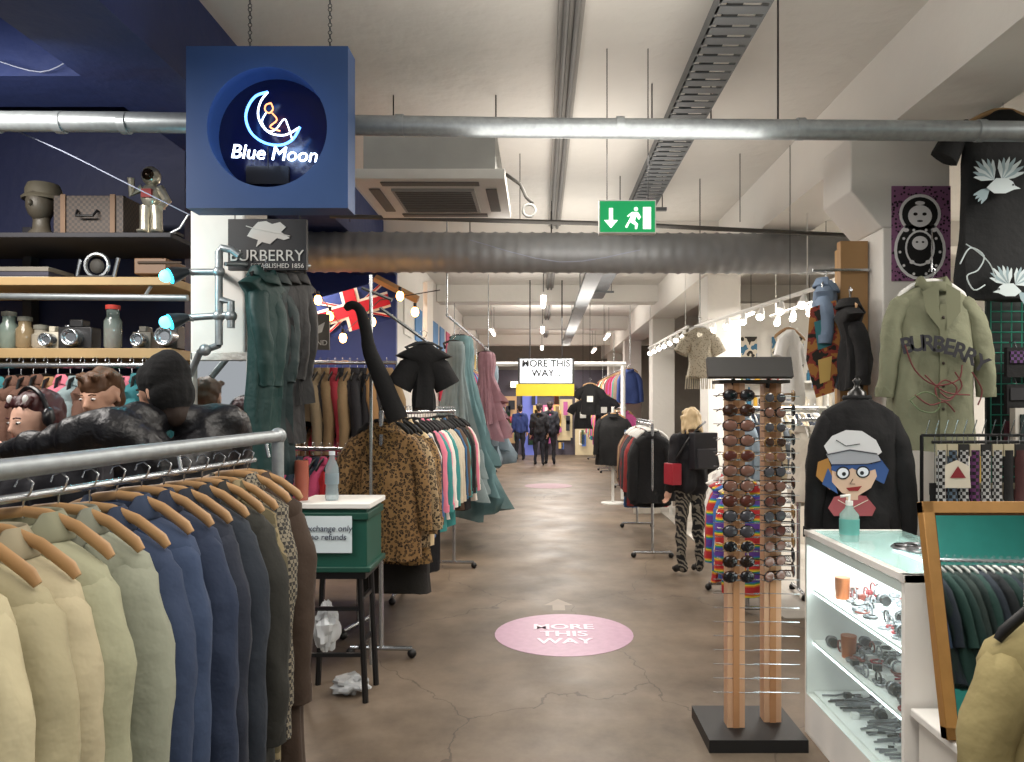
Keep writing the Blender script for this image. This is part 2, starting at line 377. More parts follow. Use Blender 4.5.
# ---------------- neon sign
Ys=3.4; c=P(267,127,Ys); hw=.372; r=.276; dp=.13
blue=M('#33507f',r=.5,var=.05); b=MB(); n=64
sq=[];ci=[]
for j in range(n):
    t=2*math.pi*j/n; cx,cz=math.cos(t),math.sin(t); k=hw/max(abs(cx),abs(cz)); sq.append(Vector((c.x+cx*k,Ys,c.z+cz*k))); ci.append(Vector((c.x+cx*r,Ys,c.z+cz*r)))
bk=Vector((0,dp,0))
b.loft([[v+bk for v in ci],ci,sq,[v+bk for v in sq]],blue,False)
b.add([v+bk*.98 for v in ci],[tuple(range(n))],M('#0b1238',r=.2)); b.add([v+bk for v in sq],[tuple(range(n))],blue)
nb=M('#5a9cff',e=4.5,var=0); nw=M('#dfeaff',e=3.5,var=0); nr=M('#ff9a60',e=2.5,var=0)
Yn=Ys+.05
def sm(pts,k=4):
    o=[]
    for i in range(len(pts)-1):
        p0=Vector(pts[max(i-1,0)]);p1=Vector(pts[i]);p2=Vector(pts[i+1]);p3=Vector(pts[min(i+2,len(pts)-1)])
        for j in range(k):
            t=j/k; o.append(tuple(.5*((2*p1)+(p2-p0)*t+(2*p0-5*p1+4*p2-p3)*t*t+(3*p1-p0-3*p2+p3)*t**3)))
    return o+[tuple(pts[-1])]
b.lpx(sm([(268,92),(256,96),(248,107),(246,120),(252,134),(265,143),(281,145),(293,139),(300,127)]),.006,Yn,nb)
b.lpx(sm([(268,92),(261,101),(258,113),(261,124),(270,133),(285,135),(300,127)]),.0045,Yn,nw)
b.lpx(sm([(271,103),(266,105),(265,110),(269,113),(273,109),(271,103)]),.0035,Yn-.01,nr)
b.lpx(sm([(266,113),(262,122),(268,131),(276,129),(284,119),(288,126),(292,139)]),.0035,Yn-.01,nw)
b.lpx(sm([(272,113),(277,120),(270,127),(280,131)]),.0035,Yn-.01,nr)
b.bx(P(246,166,Yn+.05),P(290,185,Yn+.07),M('#05070f',r=.3))
b.lpx([(268,146),(268,168)],.003,Yn+.05,blackm)
for x in(250,330):
    z0=c.z+hw
    xx=P(x,0,Ys+.08).x; z=z0
    while z<CZ: b.torus((xx,Ys+.08,z+.012),.009,.002,M('#4a4c50',m=.7,r=.4),n=8,ax='Y' if int(z*50)%2 else 'X'); z+=.018
sg=b.obj('neon_sign',ang=.5)
t=txt('Blue Moon',.092,P(274,154,Yn-.01),M('#d4e4ff',e=4.5,var=0),sg,shear=.15,ext=.003); t.rotation_euler=(math.pi/2,math.radians(3),0)
b=MB()
for pts in([(65,35),(100,55),(150,62),(190,55)],[(-5,122),(60,150),(120,180),(190,215)],[(-5,60),(40,72),(70,60)],[(470,240),(560,262),(640,250)]): b.tube([P(x,y,3.85 if x<300 else 6.8) for x,y in sm(pts)],.003,M('#8d93a8'),n=5)
b.obj('hanging_cable')
# ---------------- shelves and contents
sw=M('#a88c62',r=.6,s=5,var=.2)
b=MB()
for y,zt in((238,.03),(281,.05),(350,.06)):
    z=P(0,y,4.5).z; b.bx((-5.5,4.35,z-zt),(-2.17,4.98,z-.001),sw if y>240 else M('#2c2b30'))
for x in(-2.2,-3.4,-4.8): b.bx((x-.03,4.9,0),(x+.03,4.98,2.8),M('#2c2b30'))
b.tube([P(-40,296,4.3),P(188,298,4.3)],.02,galv,n=10)
for x in(-3.4,-2.3): b.tube([(x,4.3,P(0,297,4.3).z),(x,4.4,P(0,281,4.5).z-.03)],.01,galv)
b.obj('display_rack_shelving',bev=.004)
zs=[P(0,q,4.5).z for q in(238,281,350)]
def sx(px_,Y=4.45): return (px_-VX)/F*Y
b=MB(); x=sx(36); z=zs[0]; dk=M('#4a443a',r=.5)
b.lathe((x,4.5,z),[(.08,0),(.075,.02),(.05,.05),(.045,.1),(.05,.12)],dk); b.ell((x,4.49,z+.2),(.075,.09,.105),dk); b.ell((x,4.4,z+.19),(.012,.02,.02),dk)
b.lathe((x,4.52,z+.23),[(.115,0),(.12,.01),(.1,.03),(.1,.06),(.085,.1),(.02,.115)],M('#585244',r=.7)); b.obj('mannequin_head')
b=MB(); wk=M('#42342a',r=.6,pat='check',h2='#261d18',s=60); x0,x1=sx(59),sx(128)
b.bx((x0,4.4,zs[0]),(x1,4.72,zs[0]+.23),wk)
for x in(x0+.06,x1-.06): b.bx((x-.015,4.39,zs[0]),(x+.015,4.4,zs[0]+.235),M('#6c5440'))
b.tube([((x0+x1)/2-.06,4.39,zs[0]+.14),((x0+x1)/2-.05,4.36,zs[0]+.1),((x0+x1)/2+.05,4.36,zs[0]+.1),((x0+x1)/2+.06,4.39,zs[0]+.14)],.008,blackm); b.obj('wicker_trunk',bev=.01)
b=MB(); x=sx(145,4.35); z=zs[0]; sv=M('#b9b4a4',r=.3,m=.7,s=40,var=.4); Ya=4.42
for s in(-1,1):
    b.tube([(x+s*.035,Ya,z),(x+s*.035,Ya,z+.09),(x+s*.03,Ya,z+.17)],[.032,.03,.036],sv,n=10); b.ell((x+s*.04,Ya-.02,z+.015),(.03,.05,.015),sv)
b.ell((x,Ya,z+.23),(.06,.05,.08),sv); b.bx((x-.045,Ya+.03,z+.17),(x+.045,Ya+.08,z+.3),sv); b.bx((x-.03,Ya-.06,z+.21),(x+.03,Ya-.04,z+.26),M('#8a3030'))
b.tube([(x-.05,Ya,z+.28),(x-.11,Ya-.01,z+.24),(x-.1,Ya-.04,z+.33)],[.026,.024,.02],sv,n=8); b.tube([(x+.05,Ya,z+.28),(x+.1,Ya-.01,z+.2),(x+.08,Ya-.05,z+.15)],[.026,.024,.02],sv,n=8)
b.ell((x,Ya,z+.35),(.055,.055,.058),sv); b.ell((x,Ya-.025,z+.35),(.04,.038,.04),M('#2a1d10',r=.08,m=.6)); b.obj('astronaut_figurine')
b=MB(); b.tube([P(150,236,4.4)+Vector((.1,0,0)),P(165,236,4.4),P(180,228,4.4),P(188,215,4.4)],.006,galv,n=6); b.bx(P(164,231,4.5),P(184,237.5,4.6),blackm); b.obj('desk_gadget')
b=MB()
for i in range(3):
    b.bx((-3.33-.02*i,4.5,zs[1]+.03*i),(-2.99,4.75,zs[1]+.028+.03*i),M(['#c9c3b4','#3b3a48','#7a756c'][i]))
b.obj('book_stack',bev=.003)
b=MB(); x=sx(97); b.torus((x,4.45,zs[1]+.085),.07,.012,chrome,ax='Y'); b.ell((x,4.45,zs[1]+.08),(.045,.02,.045),M('#33302c')); b.bx((x-.1,4.42,zs[1]),(x+.1,4.5,zs[1]+.02),blackm); b.tube([(x-.12,4.45,zs[1]+.02),(x-.1,4.45,zs[1]+.12)],.01,chrome); b.tube([(x+.1,4.45,zs[1]+.01),(x+.13,4.45,zs[1]+.13)],.012,chrome); b.obj('vintage_clock')
b=MB(); b.bx(P(134,258,4.45),P(186,281,4.7),M('#6b4d34',r=.5)); b.bx(P(137,261,4.44),P(182,264,4.45),M('#3a2a1c')); b.obj('wooden_box',bev=.006)
def camera_prop(px_,w,h,colh):
    b=MB(); x=sx(px_); z=zs[2]; m=M(colh,r=.5); b.bx((x-w/2,4.4,z),(x+w/2,4.5,z+h),m); b.bx((x-w/5,4.41,z+h),(x+w/5,4.49,z+h*1.35),m)
    b.loft([[Vector((x+q*math.cos(t),yy,z+h/2+q*math.sin(t))) for t in [k*math.pi/8 for k in range(16)]] for yy,q in((4.42,h*.42),(4.34,h*.4),(4.34,h*.3),(4.36,h*.25))],chrome)
    b.box((x-w*.35,4.45,z+h*1.05),(w*.15,.03,h*.15),chrome); b.obj('vintage_camera',bev=.006)
camera_prop(80,.2,.13,'#151416'); camera_prop(56,.09,.1,'#b9b2a0'); camera_prop(172,.11,.14,'#2c2520'); camera_prop(146,.11,.1,'#555048')
for px_,h,cl in((8,.2,'#8a9a90'),(24,.17,'#a08c6c'),(112,.24,'#8f9a94'),(40,.12,'#c0b8a8')):
    b=MB(); x=sx(px_); z=zs[2]; b.lathe((x,4.46,z),[(.04,0),(.05,.02),(.05,h*.7),(.035,h*.82),(.035,h)],M(cl,r=.1,tr=.45),n=16); b.lathe((x,4.46,z+.005),[(.04,0),(.045,.02),(.045,h*.5),(.02,h*.52)],M('#a84838' if h>.2 else '#8a7a60',pat='floral',h2='#d8c8b0',s=50),n=12)
    b.lathe((x,4.46,z+h),[(.04,0),(.04,.025),(.01,.03)],M('#b0352a' if h>.2 else '#6c6a60'),n=16); b.obj('glass_jar')
b=MB()
b.tube([P(219,345,3.9),P(219,252,3.9),P(222,248,3.9),P(232,250,3.9),P(240,256,3.9)],.02,galv,n=12)
b.tube([P(219,272,3.9),P(190,272,3.9)],.018,galv,n=10); b.tube([P(230,315,3.9),P(186,318,3.9)],.018,galv,n=10); b.tube([P(231,328,3.9),P(231,302,3.9),P(221,300,3.9)],.02,galv,n=10)
for x,y in((219,272),(219,316),(231,316),(205,350)): b.ell(P(x,y,3.9),(.032,.03,.032),galv)
b.tube([P(219,345,3.9),P(200,352,3.95),P(190,375,4)],.018,galv,n=10); b.tube([P(219,272,3.9),P(219,272,4.22)],.018,galv,n=10)
b.obj('scaffold_pipe_bracket')
for x,y in((176,274),(176,320)):
    b=MB(); a=P(x+12,y-3,3.88); d=P(x-6,y+2,3.82); b.tube([a,a.lerp(d,.5),d],[.018,.035,.045],M('#3a3f44',m=.6,r=.4),n=14); e_=d+(d-a)*.03; b.tube([d,e_],[.04,.038],M('#30d8ff',e=5,var=0),n=14)
    b.ell(e_+Vector((-.02,0,0)),(.032,.028,.032),M('#58e2ff',e=5,var=0)); b.tube([a,P(x+18,y,3.9)],.012,galv); b.obj('clamp_spotlight')
b=MB(); b.bx(P(228,219,4.0),P(308,271,4.03),M('#1d1d20',r=.5)); pw=M('#c9c7c2',r=.6,var=0)
b.poly([(247,236),(252,228),(258,222),(266,221),(272,224),(280,222),(286,227),(281,232),(290,238),(284,240),(277,238),(270,244),(262,242),(256,247),(258,240),(252,238)],3.995,pw)
b.lpx([(246,226),(256,229),(290,236)],.003,3.995,pw)
for x in(235,300): b.tube([P(x,219,4.01),P(x,170,4.01)],.003,blackm,n=4)
po=b.obj('hanging_poster'); txt('BURBERRY',.085,P(304,256,3.995),pw,po,al='RIGHT'); txt('ESTABLISHED 1856',.035,P(304,266,3.995),pw,po,al='RIGHT')
b=MB(); b.bx(P(300,314,5.0),P(330,350,5.02),M('#55524d')); b.poly([(306,330),(312,322),(318,326),(325,322),(322,332),(312,336)],4.995,pw); p2=b.obj('small_poster'); txt('BRAND',.05,P(315,343,4.99),pw,p2)
b=MB(); b.tube([P(300,312,5.02),P(280,290,5.02),P(232,285,4.4)],.012,galv); b.obj('poster_bar')
b=MB(); wf=M('#d5d2cb',r=.5,bump=.4,bs=50)
for a,c2 in(((190,352),(256,361)),((190,431),(256,440)),((190,352),(197,440)),((246,352),(256,440))): b.bx(P(a[0],a[1],4.1),P(c2[0],c2[1],4.15),wf)
b.bx(P(196,360,4.13),P(248,432,4.14),M('#dfe4e6',r=.03,m=1,var=0)); b.obj('wall_mirror',bev=.008)
b=MB()
for x,w,cl,L,Y,an in((264,.05,'#0c3432',1.15,3.95,1.3),(275,.05,'#092628',1.1,4.1,1.3),(285,.07,'#101013',.95,4.2,1.3),(295,.07,'#0b0b0d',.75,4.3,1.3)):
    p=P(x,274,Y); garment(b,p,an,M(cl,r=.6,bump=.5,bs=12),L=L,w=w+.05,th=.065,sl=.5,spread=-.05,hi=True); hanger(b,p,an,p.z+.06,blackm,w=.08)
b.tube([P(225,264,3.9),P(310,266,4.35)],.012,galv); b.obj('hanging_coats',ang=1.3)
b=MB(); Yf=7.6; q=[(312,300),(384,280),(394,318),(322,340)]
def fl(u,v):
    a=Vector(q[0]).lerp(Vector(q[1]),u); d=Vector(q[3]).lerp(Vector(q[2]),u); return tuple(a.lerp(d,v))
b.poly([fl(0,0),fl(1,0),fl(1,1),fl(0,1)],Yf,fab('#1c2f6b'))
W_=fab('#d8d4cc'); Rd=fab('#b3162a')
for A,w0,m,dy in(((0,0,1,1),.09,W_,.01),((0,1,1,0),.09,W_,.012),((0,0,1,1),.04,Rd,.016),((0,1,1,0),.04,Rd,.018)):
    b.poly([fl(A[0],A[1]-w0*(A[1]>0)),fl(A[2],A[3]-w0*(A[3]>0)),fl(A[2],A[3]+w0*(A[3]<1)),fl(A[0],A[1]+w0*(A[1]<1))],Yf-dy,m)
b.poly([fl(0,.3),fl(1,.3),fl(1,.7),fl(0,.7)],Yf-.02,W_); b.poly([fl(.38,0),fl(.62,0),fl(.62,1),fl(.38,1)],Yf-.022,W_)
b.poly([fl(0,.36),fl(1,.36),fl(1,.64),fl(0,.64)],Yf-.026,Rd); b.poly([fl(.42,0),fl(.58,0),fl(.58,1),fl(.42,1)],Yf-.028,Rd)
b.obj('union_flag')
b=MB(); b.tube([P(250,300,6.8),P(318,292,6.9),P(345,332,6.6),P(380,300,6.9),P(440,290,7)],.005,blackm,n=5)
wb=M('#ffb45a',e=25,var=0)
for x,y in((318,300),(343,338),(400,296),(287,318),(372,322),(300,345),(415,312),(330,316)): b.tube([P(x,y-9,6.8),P(x,y-4,6.8)],.015,blackm,n=8); b.ell(P(x,y,6.8),(.035,.035,.045),wb)
b.obj('string_lights')
b=MB(); b.tube([P(418,300,7.4),P(375,278,7.4)],.04,woodH,n=4); b.tube([P(428,282,7.45),Vector((P(428,282,7.45).x,7.45,0))],.05,whitep,n=4); b.obj('wood_brace')
# ---------------- racks left
def cc(h,**k): 
    d=dict(L=.98,w=.195,th=.055,sl=.62,spread=.015); d.update(k); return (fab(h),d)
hs=['#cbc7be','#c4beb0','#b8b09a','#9d9676','#aba284','#978f72','#a49a7e','#8f8f76','#838676','#26344e','#2c3b56','#1f2b42','#181f2e','#1b232e','#23231f']
it=[cc(h,front=M(dark(h,.85),r=.9)) for h in hs]+[(fab('#4d4630',pat='camo',h2='#7a6d50',s=14),dict(L=1.02,th=.055,w=.18,spread=.0)),(fab('#7a7262',pat='check',h2='#2c2a28',s=90),dict(L=.8,th=.055,w=.18,spread=0)),cc('#3a2c22',w=.18,spread=0)]
for q in it: q[1]['hi']=True
def ex(b):
    b.tube([(-1.09,.4,1.475),(-1.02,1.4,1.483),(-.935,2.62,1.5)],.021,galv,n=14); b.ell((-.935,2.64,1.5),(.03,.03,.03),galv)
    b.tube([(-.935,2.64,1.51),(-.935,2.64,0.0)],.021,galv,n=12); b.tube([(-1.09,.4,1.5),(-1.09,.4,0)],.021,galv,n=12)
    for y,x in((.6,-1.075),(1.3,-1.03),(2,-.98),(2.55,-.945)): b.tube([(x,y,1.48),(x+.01,y,1.43)],.006,chrome,n=6)
rack('clothes_rail',(-1.06,.72,0),(-.965,2.5,0),1.425,it,post=False,rail=.009,extra=ex,drop=.06,hw=.18)
leo=fab('#8c6c44',pat='leopard',h2='#1a110a',s=52); leo2=fab('#84663c',pat='leopard',h2='#180f0a',s=58); leo3=fab('#a08a68',pat='leopard',h2='#241a12',s=46)
it=[(leo,dict(L=.86,w=.22,th=.085,sl=.58,spread=.06,hi=True,front=leo2)),(leo3,dict(L=.8,w=.25,th=.08,spread=.08)),(leo2,dict(L=.92,w=.25,th=.08,spread=.08)),(fab('#15130f'),dict(L=1.15,w=.22)),(leo,dict(L=.75,w=.26)),(fab('#c9b48c'),dict(L=.85)),(fab('#3a5a86'),dict(L=.8)),cc('#d6cfc2',L=.8),cc('#18171a',L=1.1)]
it+=rnd(['#d8d2c8','#c8bda8','#9c1f28','#15161a','#2a5d86','#e3ded6','#5f4a3a','#3a8a88','#1a1a1c','#c05078','#d87a90'],18)
rack('clothes_rail',(-1.02,4.75,0),(-.86,7.4,0),1.57,it,hm=blackm)
it=rnd(['#a82a38','#5d4636','#26344f','#c03a50','#7a5a40','#15161a','#c01f2c','#b04a70','#2f5a86','#2a8088'],16,L=.5)
def ex2(b):
    b.tube([(-2.2,6.2,1.98),(-1.2,6.2,1.98)],.016,chrome,n=10)
    for i,q in enumerate(rnd(['#8a7252','#6b5b42','#2d4a80','#8a7a60','#2b2a2d','#a07a50','#9e2f3a'],15,L=.4)):
        p=Vector((-2.15+i*.062,6.2,1.9)); garment(b,p,math.pi/2+R(-.6,.6),q[0],**q[1]); hanger(b,p,math.pi/2,1.99,blackm)
    for x in(-2.2,-1.2): b.tube([(x,6.2,1.98),(x,6.2,1.4)],.016,chrome)
rack('clothes_rail',(-2.2,6.2,0),(-1.2,6.2,0),1.5,it,hm=blackm,extra=ex2)
rack('clothes_rail',(-3.9,4.22,0),(-2.2,4.18,0),1.84,rnd(['#c46a7a','#1d1d20','#5a3d30','#2d6a70','#7c8a8c','#2a2320','#8a6a48','#3a6a50'],24,L=.75,w=.16),post=True,hm=blackm,hw=.13)
rack('clothes_rail',(-1.95,5.5,0),(-1.3,5.3,0),1.3,rnd(['#b0304a','#3b2b22','#22303f','#c04a70','#6a2a30','#c02a30'],10,L=.6),hm=blackm)
b=MB(); bl=fab('#09090b')
lr=[.02,.03,.033,.033,.033,.033,.036,.04,.045,.045,.045,.05,.055,.06,.065,.07,.072,.078,.08]
b.tube([P(x,y,4.5) for x,y in sm([(345,309),(352,305),(360,310),(366,330),(370,352),(384,385),(398,420)],3)],[q*.82 for q in lr],bl,n=12)
b.obj('stockinged_leg_prop')
b=MB(); b.tube([P(371,275,4.62),P(371,308,4.62)],.011,chrome); b.tube([P(380,308,4.62),P(436,348,4.62)],.01,chrome); b.tube([P(362,288,4.62),P(392,300,4.62)],.01,chrome); b.tube([P(371,308,4.62),P(371,430,4.62),Vector((P(371,0,4.62).x,4.62,0))],.011,chrome)
p=P(424,345,4.6); garment(b,p,.3,bl,L=.4,w=.06,th=.05,kind='tee'); hanger(b,p,.3,p.z+.06,blackm,w=.06)
b.obj('garment_stand')
for nm,x,Y,top,L,w,cl in(('evening_gown',455,8.6,336,2.05,.45,'#6f9094'),('evening_gown',459,9.6,345,2.0,.45,'#8aa8aa'),('evening_gown',482,10.8,352,1.25,.26,'#a8808a'),('evening_gown',486,12.0,365,1.6,.34,'#8a9aa4'),('evening_gown',449,8.1,342,1.7,.28,'#99a8aa')):
    b=MB(); p=P(x,top,Y); p.x+=.05; hanger(b,p,0,p.z+.06,blackm,w=.1)
    for q in range(3): garment(b,p+Vector((.02*q,0,0)),R(0,3),M(cl,r=.8,var=.25,tr=.5,s=12),L=min(L,p.z-.03)-q*.25,w=w-q*.05,th=.32-q*.05,kind='dress')
    b.obj(nm,ang=1.5)
b=MB(); b.tube([(-.98,7.8,2.58),(-.85,12.2,2.55)],.016,chrome); [b.tube([(x,y,2.56),(x,y,CZ)],.008,chrome) for x,y in((-.98,7.8),(-.85,12.2))]; b.obj('hanging_rail')
brt=['#c8bda8','#9c2f38','#25262a','#3a4d86','#b9508a','#7f6a5a','#4a7a6a','#d8d0c0','#c08a40','#c83a50','#2a8a9a']
rack('clothes_rail',(-1.3,13.3,0),(-1.3,18,0),1.6,rnd(brt,20))
rack('clothes_rail',(-1.3,18.5,0),(-1.3,23,0),1.6,rnd(brt,16))
rack('clothes_rail',(1.7,14.8,0),(1.7,18.2,0),1.6,rnd(brt,16)); rack('clothes_rail',(1.7,19,0),(1.7,23,0),1.6,rnd(brt,16))
rack('clothes_rail',(-1.55,13.3,0),(-1.55,22.5,0),2.5,rnd(brt,26,L=.7),post=False,extra=lambda b:[b.tube([(-1.55,y,2.5),(-1.55,y,CZ)],.008,chrome) for y in(13.4,18,22.4)])
rack('clothes_rail',(1.9,15.5,0),(1.9,22.5,0),2.5,rnd(brt,20,L=.7),post=False,extra=lambda b:[b.tube([(1.9,y,2.5),(1.9,y,CZ)],.008,chrome) for y in(15.6,19,22.4)])
b=MB()
for i in range(16): 
    y=10+i*.9; b.bx((-1.845,y,2.6),(-1.83,y+.6,3.1),M(random.choice(['#c05070','#5080b0','#d8c070','#404858','#d8d4cc','#7a9a80']),e=.1))
b.obj('wall_posters')
# ---------------- counter on stool
b=MB(); gr=M('#144d40',r=.5); x0=P(295,0,4).x;x1=P(372,0,4).x
b.bx((x0,3.95,1.06),(x1,4.35,1.09),whitep); b.bx((x0+.02,3.97,.74),(x1-.02,4.33,1.06),gr); b.bx((x0,3.95,.72),(x1,4.35,.75),M('#124438',r=.5)); b.bx((x0+.01,3.955,1.0),(x1-.01,4.345,1.04),M('#124438',r=.5))
b.poly([(303,516),(352,516),(352,553),(303,553)],3.95,M('#cddadf',var=0))
st=b.obj('sales_box',bev=.005); hnd=M('#3a3f52',var=0)
txt('exchange only\nno refunds',.045,P(328,533,3.945),hnd,st,name='note',shear=.1)
b=MB(); bs=M('#111113',r=.4); b.bx((x0+.04,3.98,.68),(x1-.03,4.32,.72),bs)
for x in(x0+.07,x1-.07):
    for y in(4.02,4.28): b.tube([(x,y,.68),(x+(.03 if x>x0+.1 else -.03),y,0)],.017,bs,n=8)
for z in(.25,.5): b.bx((x0+.06,4.01,z),(x1-.06,4.03,z+.02),bs); b.bx((x1-.08,4.02,z+.04),(x1-.06,4.28,z+.06),bs)
b.obj('bar_stool')
b=MB(); p=P(332,503,4.1); p.z=1.09; b.lathe(p,[(.035,0),(.038,.02),(.034,.08),(.038,.12),(.037,.18),(.015,.235),(.015,.25)],M('#c8d8de',r=.08,tr=.65)); b.lathe(p+Vector((0,0,.25)),[(.017,0),(.017,.02)],M('#d8e0e8')); b.lathe(p+Vector((0,0,.09)),[(.0385,0),(.0385,.06)],M('#9fb0b8',tr=.4)); b.obj('water_bottle')
b=MB(); p=P(298,503,4.1); p.z=1.09; b.lathe(p+Vector((-.0+.02,0,0)),[(.035,0),(.04,.12),(.037,.22),(.03,.22)],M('#b86a58',r=.2,tr=.2)); b.obj('drinking_cup')
def crumple(name,c,r,m):
    b=MB(); rings=[]; sd=R(0,99)
    for i in range(15):
        a=math.pi*(i+.05)/14.1; rg=[]
        for k in range(22):
            t=k*2*math.pi/22; d=Vector((math.sin(a)*math.cos(t),math.sin(a)*math.sin(t),math.cos(a))); f=1+.45*noise.noise(d*2.2+Vector((sd,0,0)))+.25*noise.noise(d*6+Vector((sd,0,0)))
            rg.append(Vector(c)+Vector((d.x*r[0]*f,d.y*r[1]*f,max(-r[2],d.z*r[2]*f))))
        rings.append(rg)
    b.loft(rings,m); return b.obj(name,ang=.5)
crumple('plastic_bag',(P(326,645,4.1).x,4.1,.38),(.07,.06,.13),M('#d9dde0',r=.3)); crumple('plastic_bag',(P(352,688,4.2).x,4.15,.05),(.1,.08,.05),M('#a9acae',r=.3))
# ---------------- floor decals
pk=M('#b58ea6',r=.45,var=.15,s=20); pd=M('#e3cbdc',r=.4,var=0)
for y,nm in((5.25,1),(15.2,2)):
    b=MB(); b.lathe((.17,y,0),[(.49,.0005),(.49,.002),(.001,.0021)],pk if nm==1 else M('#9a8088'),n=48)
    o=b.obj('floor_sticker'); 
    if nm==1: txt('MORE\nTHIS\nWAY',.165,(.17,y-.02,.0035),pd,o,rot=(0,0,0),off=.004)
b=MB(); b.add([(x+.15,y,.001) for x,y in((-.05,5.85),(.05,5.85),(.05,6.0),(.12,6.0),(0,6.2),(-.12,6.0),(-.05,6.0))],[tuple(range(7))],M('#86786a',var=.2,r=.5)); b.obj('floor_arrow_marking')
b=MB()
for x in(481,623): b.tube([P(x,366,13),Vector((P(x,0,13).x,13,0))],.04,whitep,n=4)
b.tube([P(478,364,13),P(626,364,13)],.04,whitep,n=4); b.obj('portal_frame')
b=MB(); b.bx(P(518,358,12.7),P(574,384,12.8),M('#222222')); b.poly([(520,359),(572,359),(572,383),(520,383)],12.69,M('#f4f8ff',e=.7,var=0)); b.bx(P(516,384,12.7),P(574,396,12.76),M('#c8ac2c',e=.15)); b.tube([P(530,358,12.75),Vector((P(530,0,12.75).x,12.75,CZ))],.01,blackm); b.tube([P(562,358,12.75),Vector((P(562,0,12.75).x,12.75,CZ))],.01,blackm)
o=b.obj('lightbox_sign'); txt('MORE THIS\nWAY...',.165,P(546,368.5,12.66),blackm,o,off=.004)
# ---------------- right racks
it=[cc('#141518',L=.75),cc('#1c1d22',L=.8),cc('#2a2b30',L=.8)]+rnd(['#15161a','#24262c','#3a3a3e','#101012','#6a4a38','#2d3a50','#8a3030','#a08060'],12)+[(fab('#2d4f7c'),dict(L=1.0,kind='trouser')),(fab('#3a6290'),dict(L=1.0,kind='trouser'))]
rack('clothes_rail',(1.2,7.9,0),(1.3,9.9,0),1.42,it,hm=whitep)
b=MB(); x,y=1.22,12.4; b.tube([(x,y,0),(x,y,1.62)],.025,whitep); b.lathe((x,y,0),[(.2,0),(.2,.02),(.03,.03)],whitep); garment(b,Vector((x,y-.05,1.5)),0,bl,L=.85,w=.26,th=.14); hanger(b,Vector((x,y-.05,1.5)),0,1.6); b.obj('coat_stand')
for x,y_,Y,cl in((590,384,13.4,'#101012'),(583,400,14.3,'#151518'),(604,395,14.6,'#1a1a22')):
    b=MB(); p=P(x,y_,Y); garment(b,p,0,fab(cl),L=.55,w=.16,kind='tee'); hanger(b,p,0,p.z+.08,w=.14); b.tube([p+Vector((0,0,.1)),Vector((p.x,p.y,CZ))],.004,blackm,n=4); b.poly([(x-3,y_+12),(x+3,y_+12),(x+3,y_+18),(x-3,y_+18)],Y-.12,whitep); b.obj('hanging_tshirt')
b=MB(); p=P(700,328,7.5); garment(b,p,.2,M('#b9b09c',pat='floral',h2='#857a66',s=60,tr=.25),L=.5,w=.12,kind='tee'); hanger(b,p,.2,p.z+.08,whitep,w=.12)
for i in range(14): xx=p.x-.14+i*.022; b.tube([(xx,7.5,p.z-.48),(xx+R(-.01,.01),7.5,p.z-.62)],.005,M('#b9b09c'),n=4)
b.tube([p+Vector((0,0,.1)),Vector((p.x,p.y,CZ))],.004,blackm,n=4); b.obj('lace_top')
b=MB(); p=P(790,330,6.2); garment(b,p,.9,fab('#e2e2e0'),L=.62,w=.16,kind='tee'); hanger(b,p,.6,p.z+.08); b.tube([p+Vector((0,0,.1)),Vector((p.x,p.y,CZ))],.003,blackm,n=4); b.obj('white_tshirt')
b=MB(); p=P(826,284,4.75); garment(b,p,1.0,fab('#6f8096'),L=.66,w=.15,sl=.3,front=None); hanger(b,p,1.0,p.z+.07,chrome,w=.12); 
b.poly([(810,308),(836,300),(842,350),(834,392),(816,398),(806,360)],4.58,fab('#a8743c',pat='camo',h2='#8a3a30',s=14)); b.poly([(814,322),(828,318),(832,345),(818,350)],4.575,M('#3a7a80')); b.poly([(818,360),(832,356),(830,380),(820,384)],4.575,M('#c8a860')); b.obj('denim_jacket')
b=MB(); p=P(850,305,4.4); garment(b,p,1.5,bl,L=.5,w=.08,th=.05,sl=.38); hanger(b,p,1.5,p.z+.08,w=.08); b.obj('black_jacket')
b=MB(); z_=P(0,284,4.75).z+.09; b.tube([(1.75,4.75,z_),(2.12,4.75,z_)],.01,chrome); z2=P(0,305,4.4).z+.09; b.tube([(1.85,4.4,z2),(2.0,4.78,z2)],.008,chrome); b.obj('hanging_hook_rail')
b=MB(); b.bx((1.99,4.85,0),(2.125,5.0,2.66),M('#b08a58',r=.55,s=4,var=.2)); b.bx((1.94,4.78,1.6),(2.12,4.84,2.68),M('#9f7b50',r=.55,s=3,var=.2)); b.obj('plywood_panel',bev=.004)
b=MB()
b.bx((2.9,11.6,.0),(6.2,11.98,.04),whitep)
for x in(2.8,4.5,6.18): b.bx((x,11.6,.0),(x+.03,11.98,2.03),whitep)
for z in(.8,1.2,1.6,2.0): b.bx((2.8,11.6,z),(6.2,11.98,z+.03),whitep)
for z in(.83,1.23,1.63,2.03):
    x=2.9
    while x<6.1:
        w=R(.05,.12);h=R(.12,.3); b.lathe((x,11.75,z),[(w/2,0),(w/2,h*.7),(w/5,h*.8),(w/5,h)],M(random.choice(['#d8d0c0','#b83a3a','#2a6a8a','#e0b040','#30303a','#7a9a50','#e8e4dc'])),n=8); x+=w+R(.02,.1)
b.obj('product_shelf')
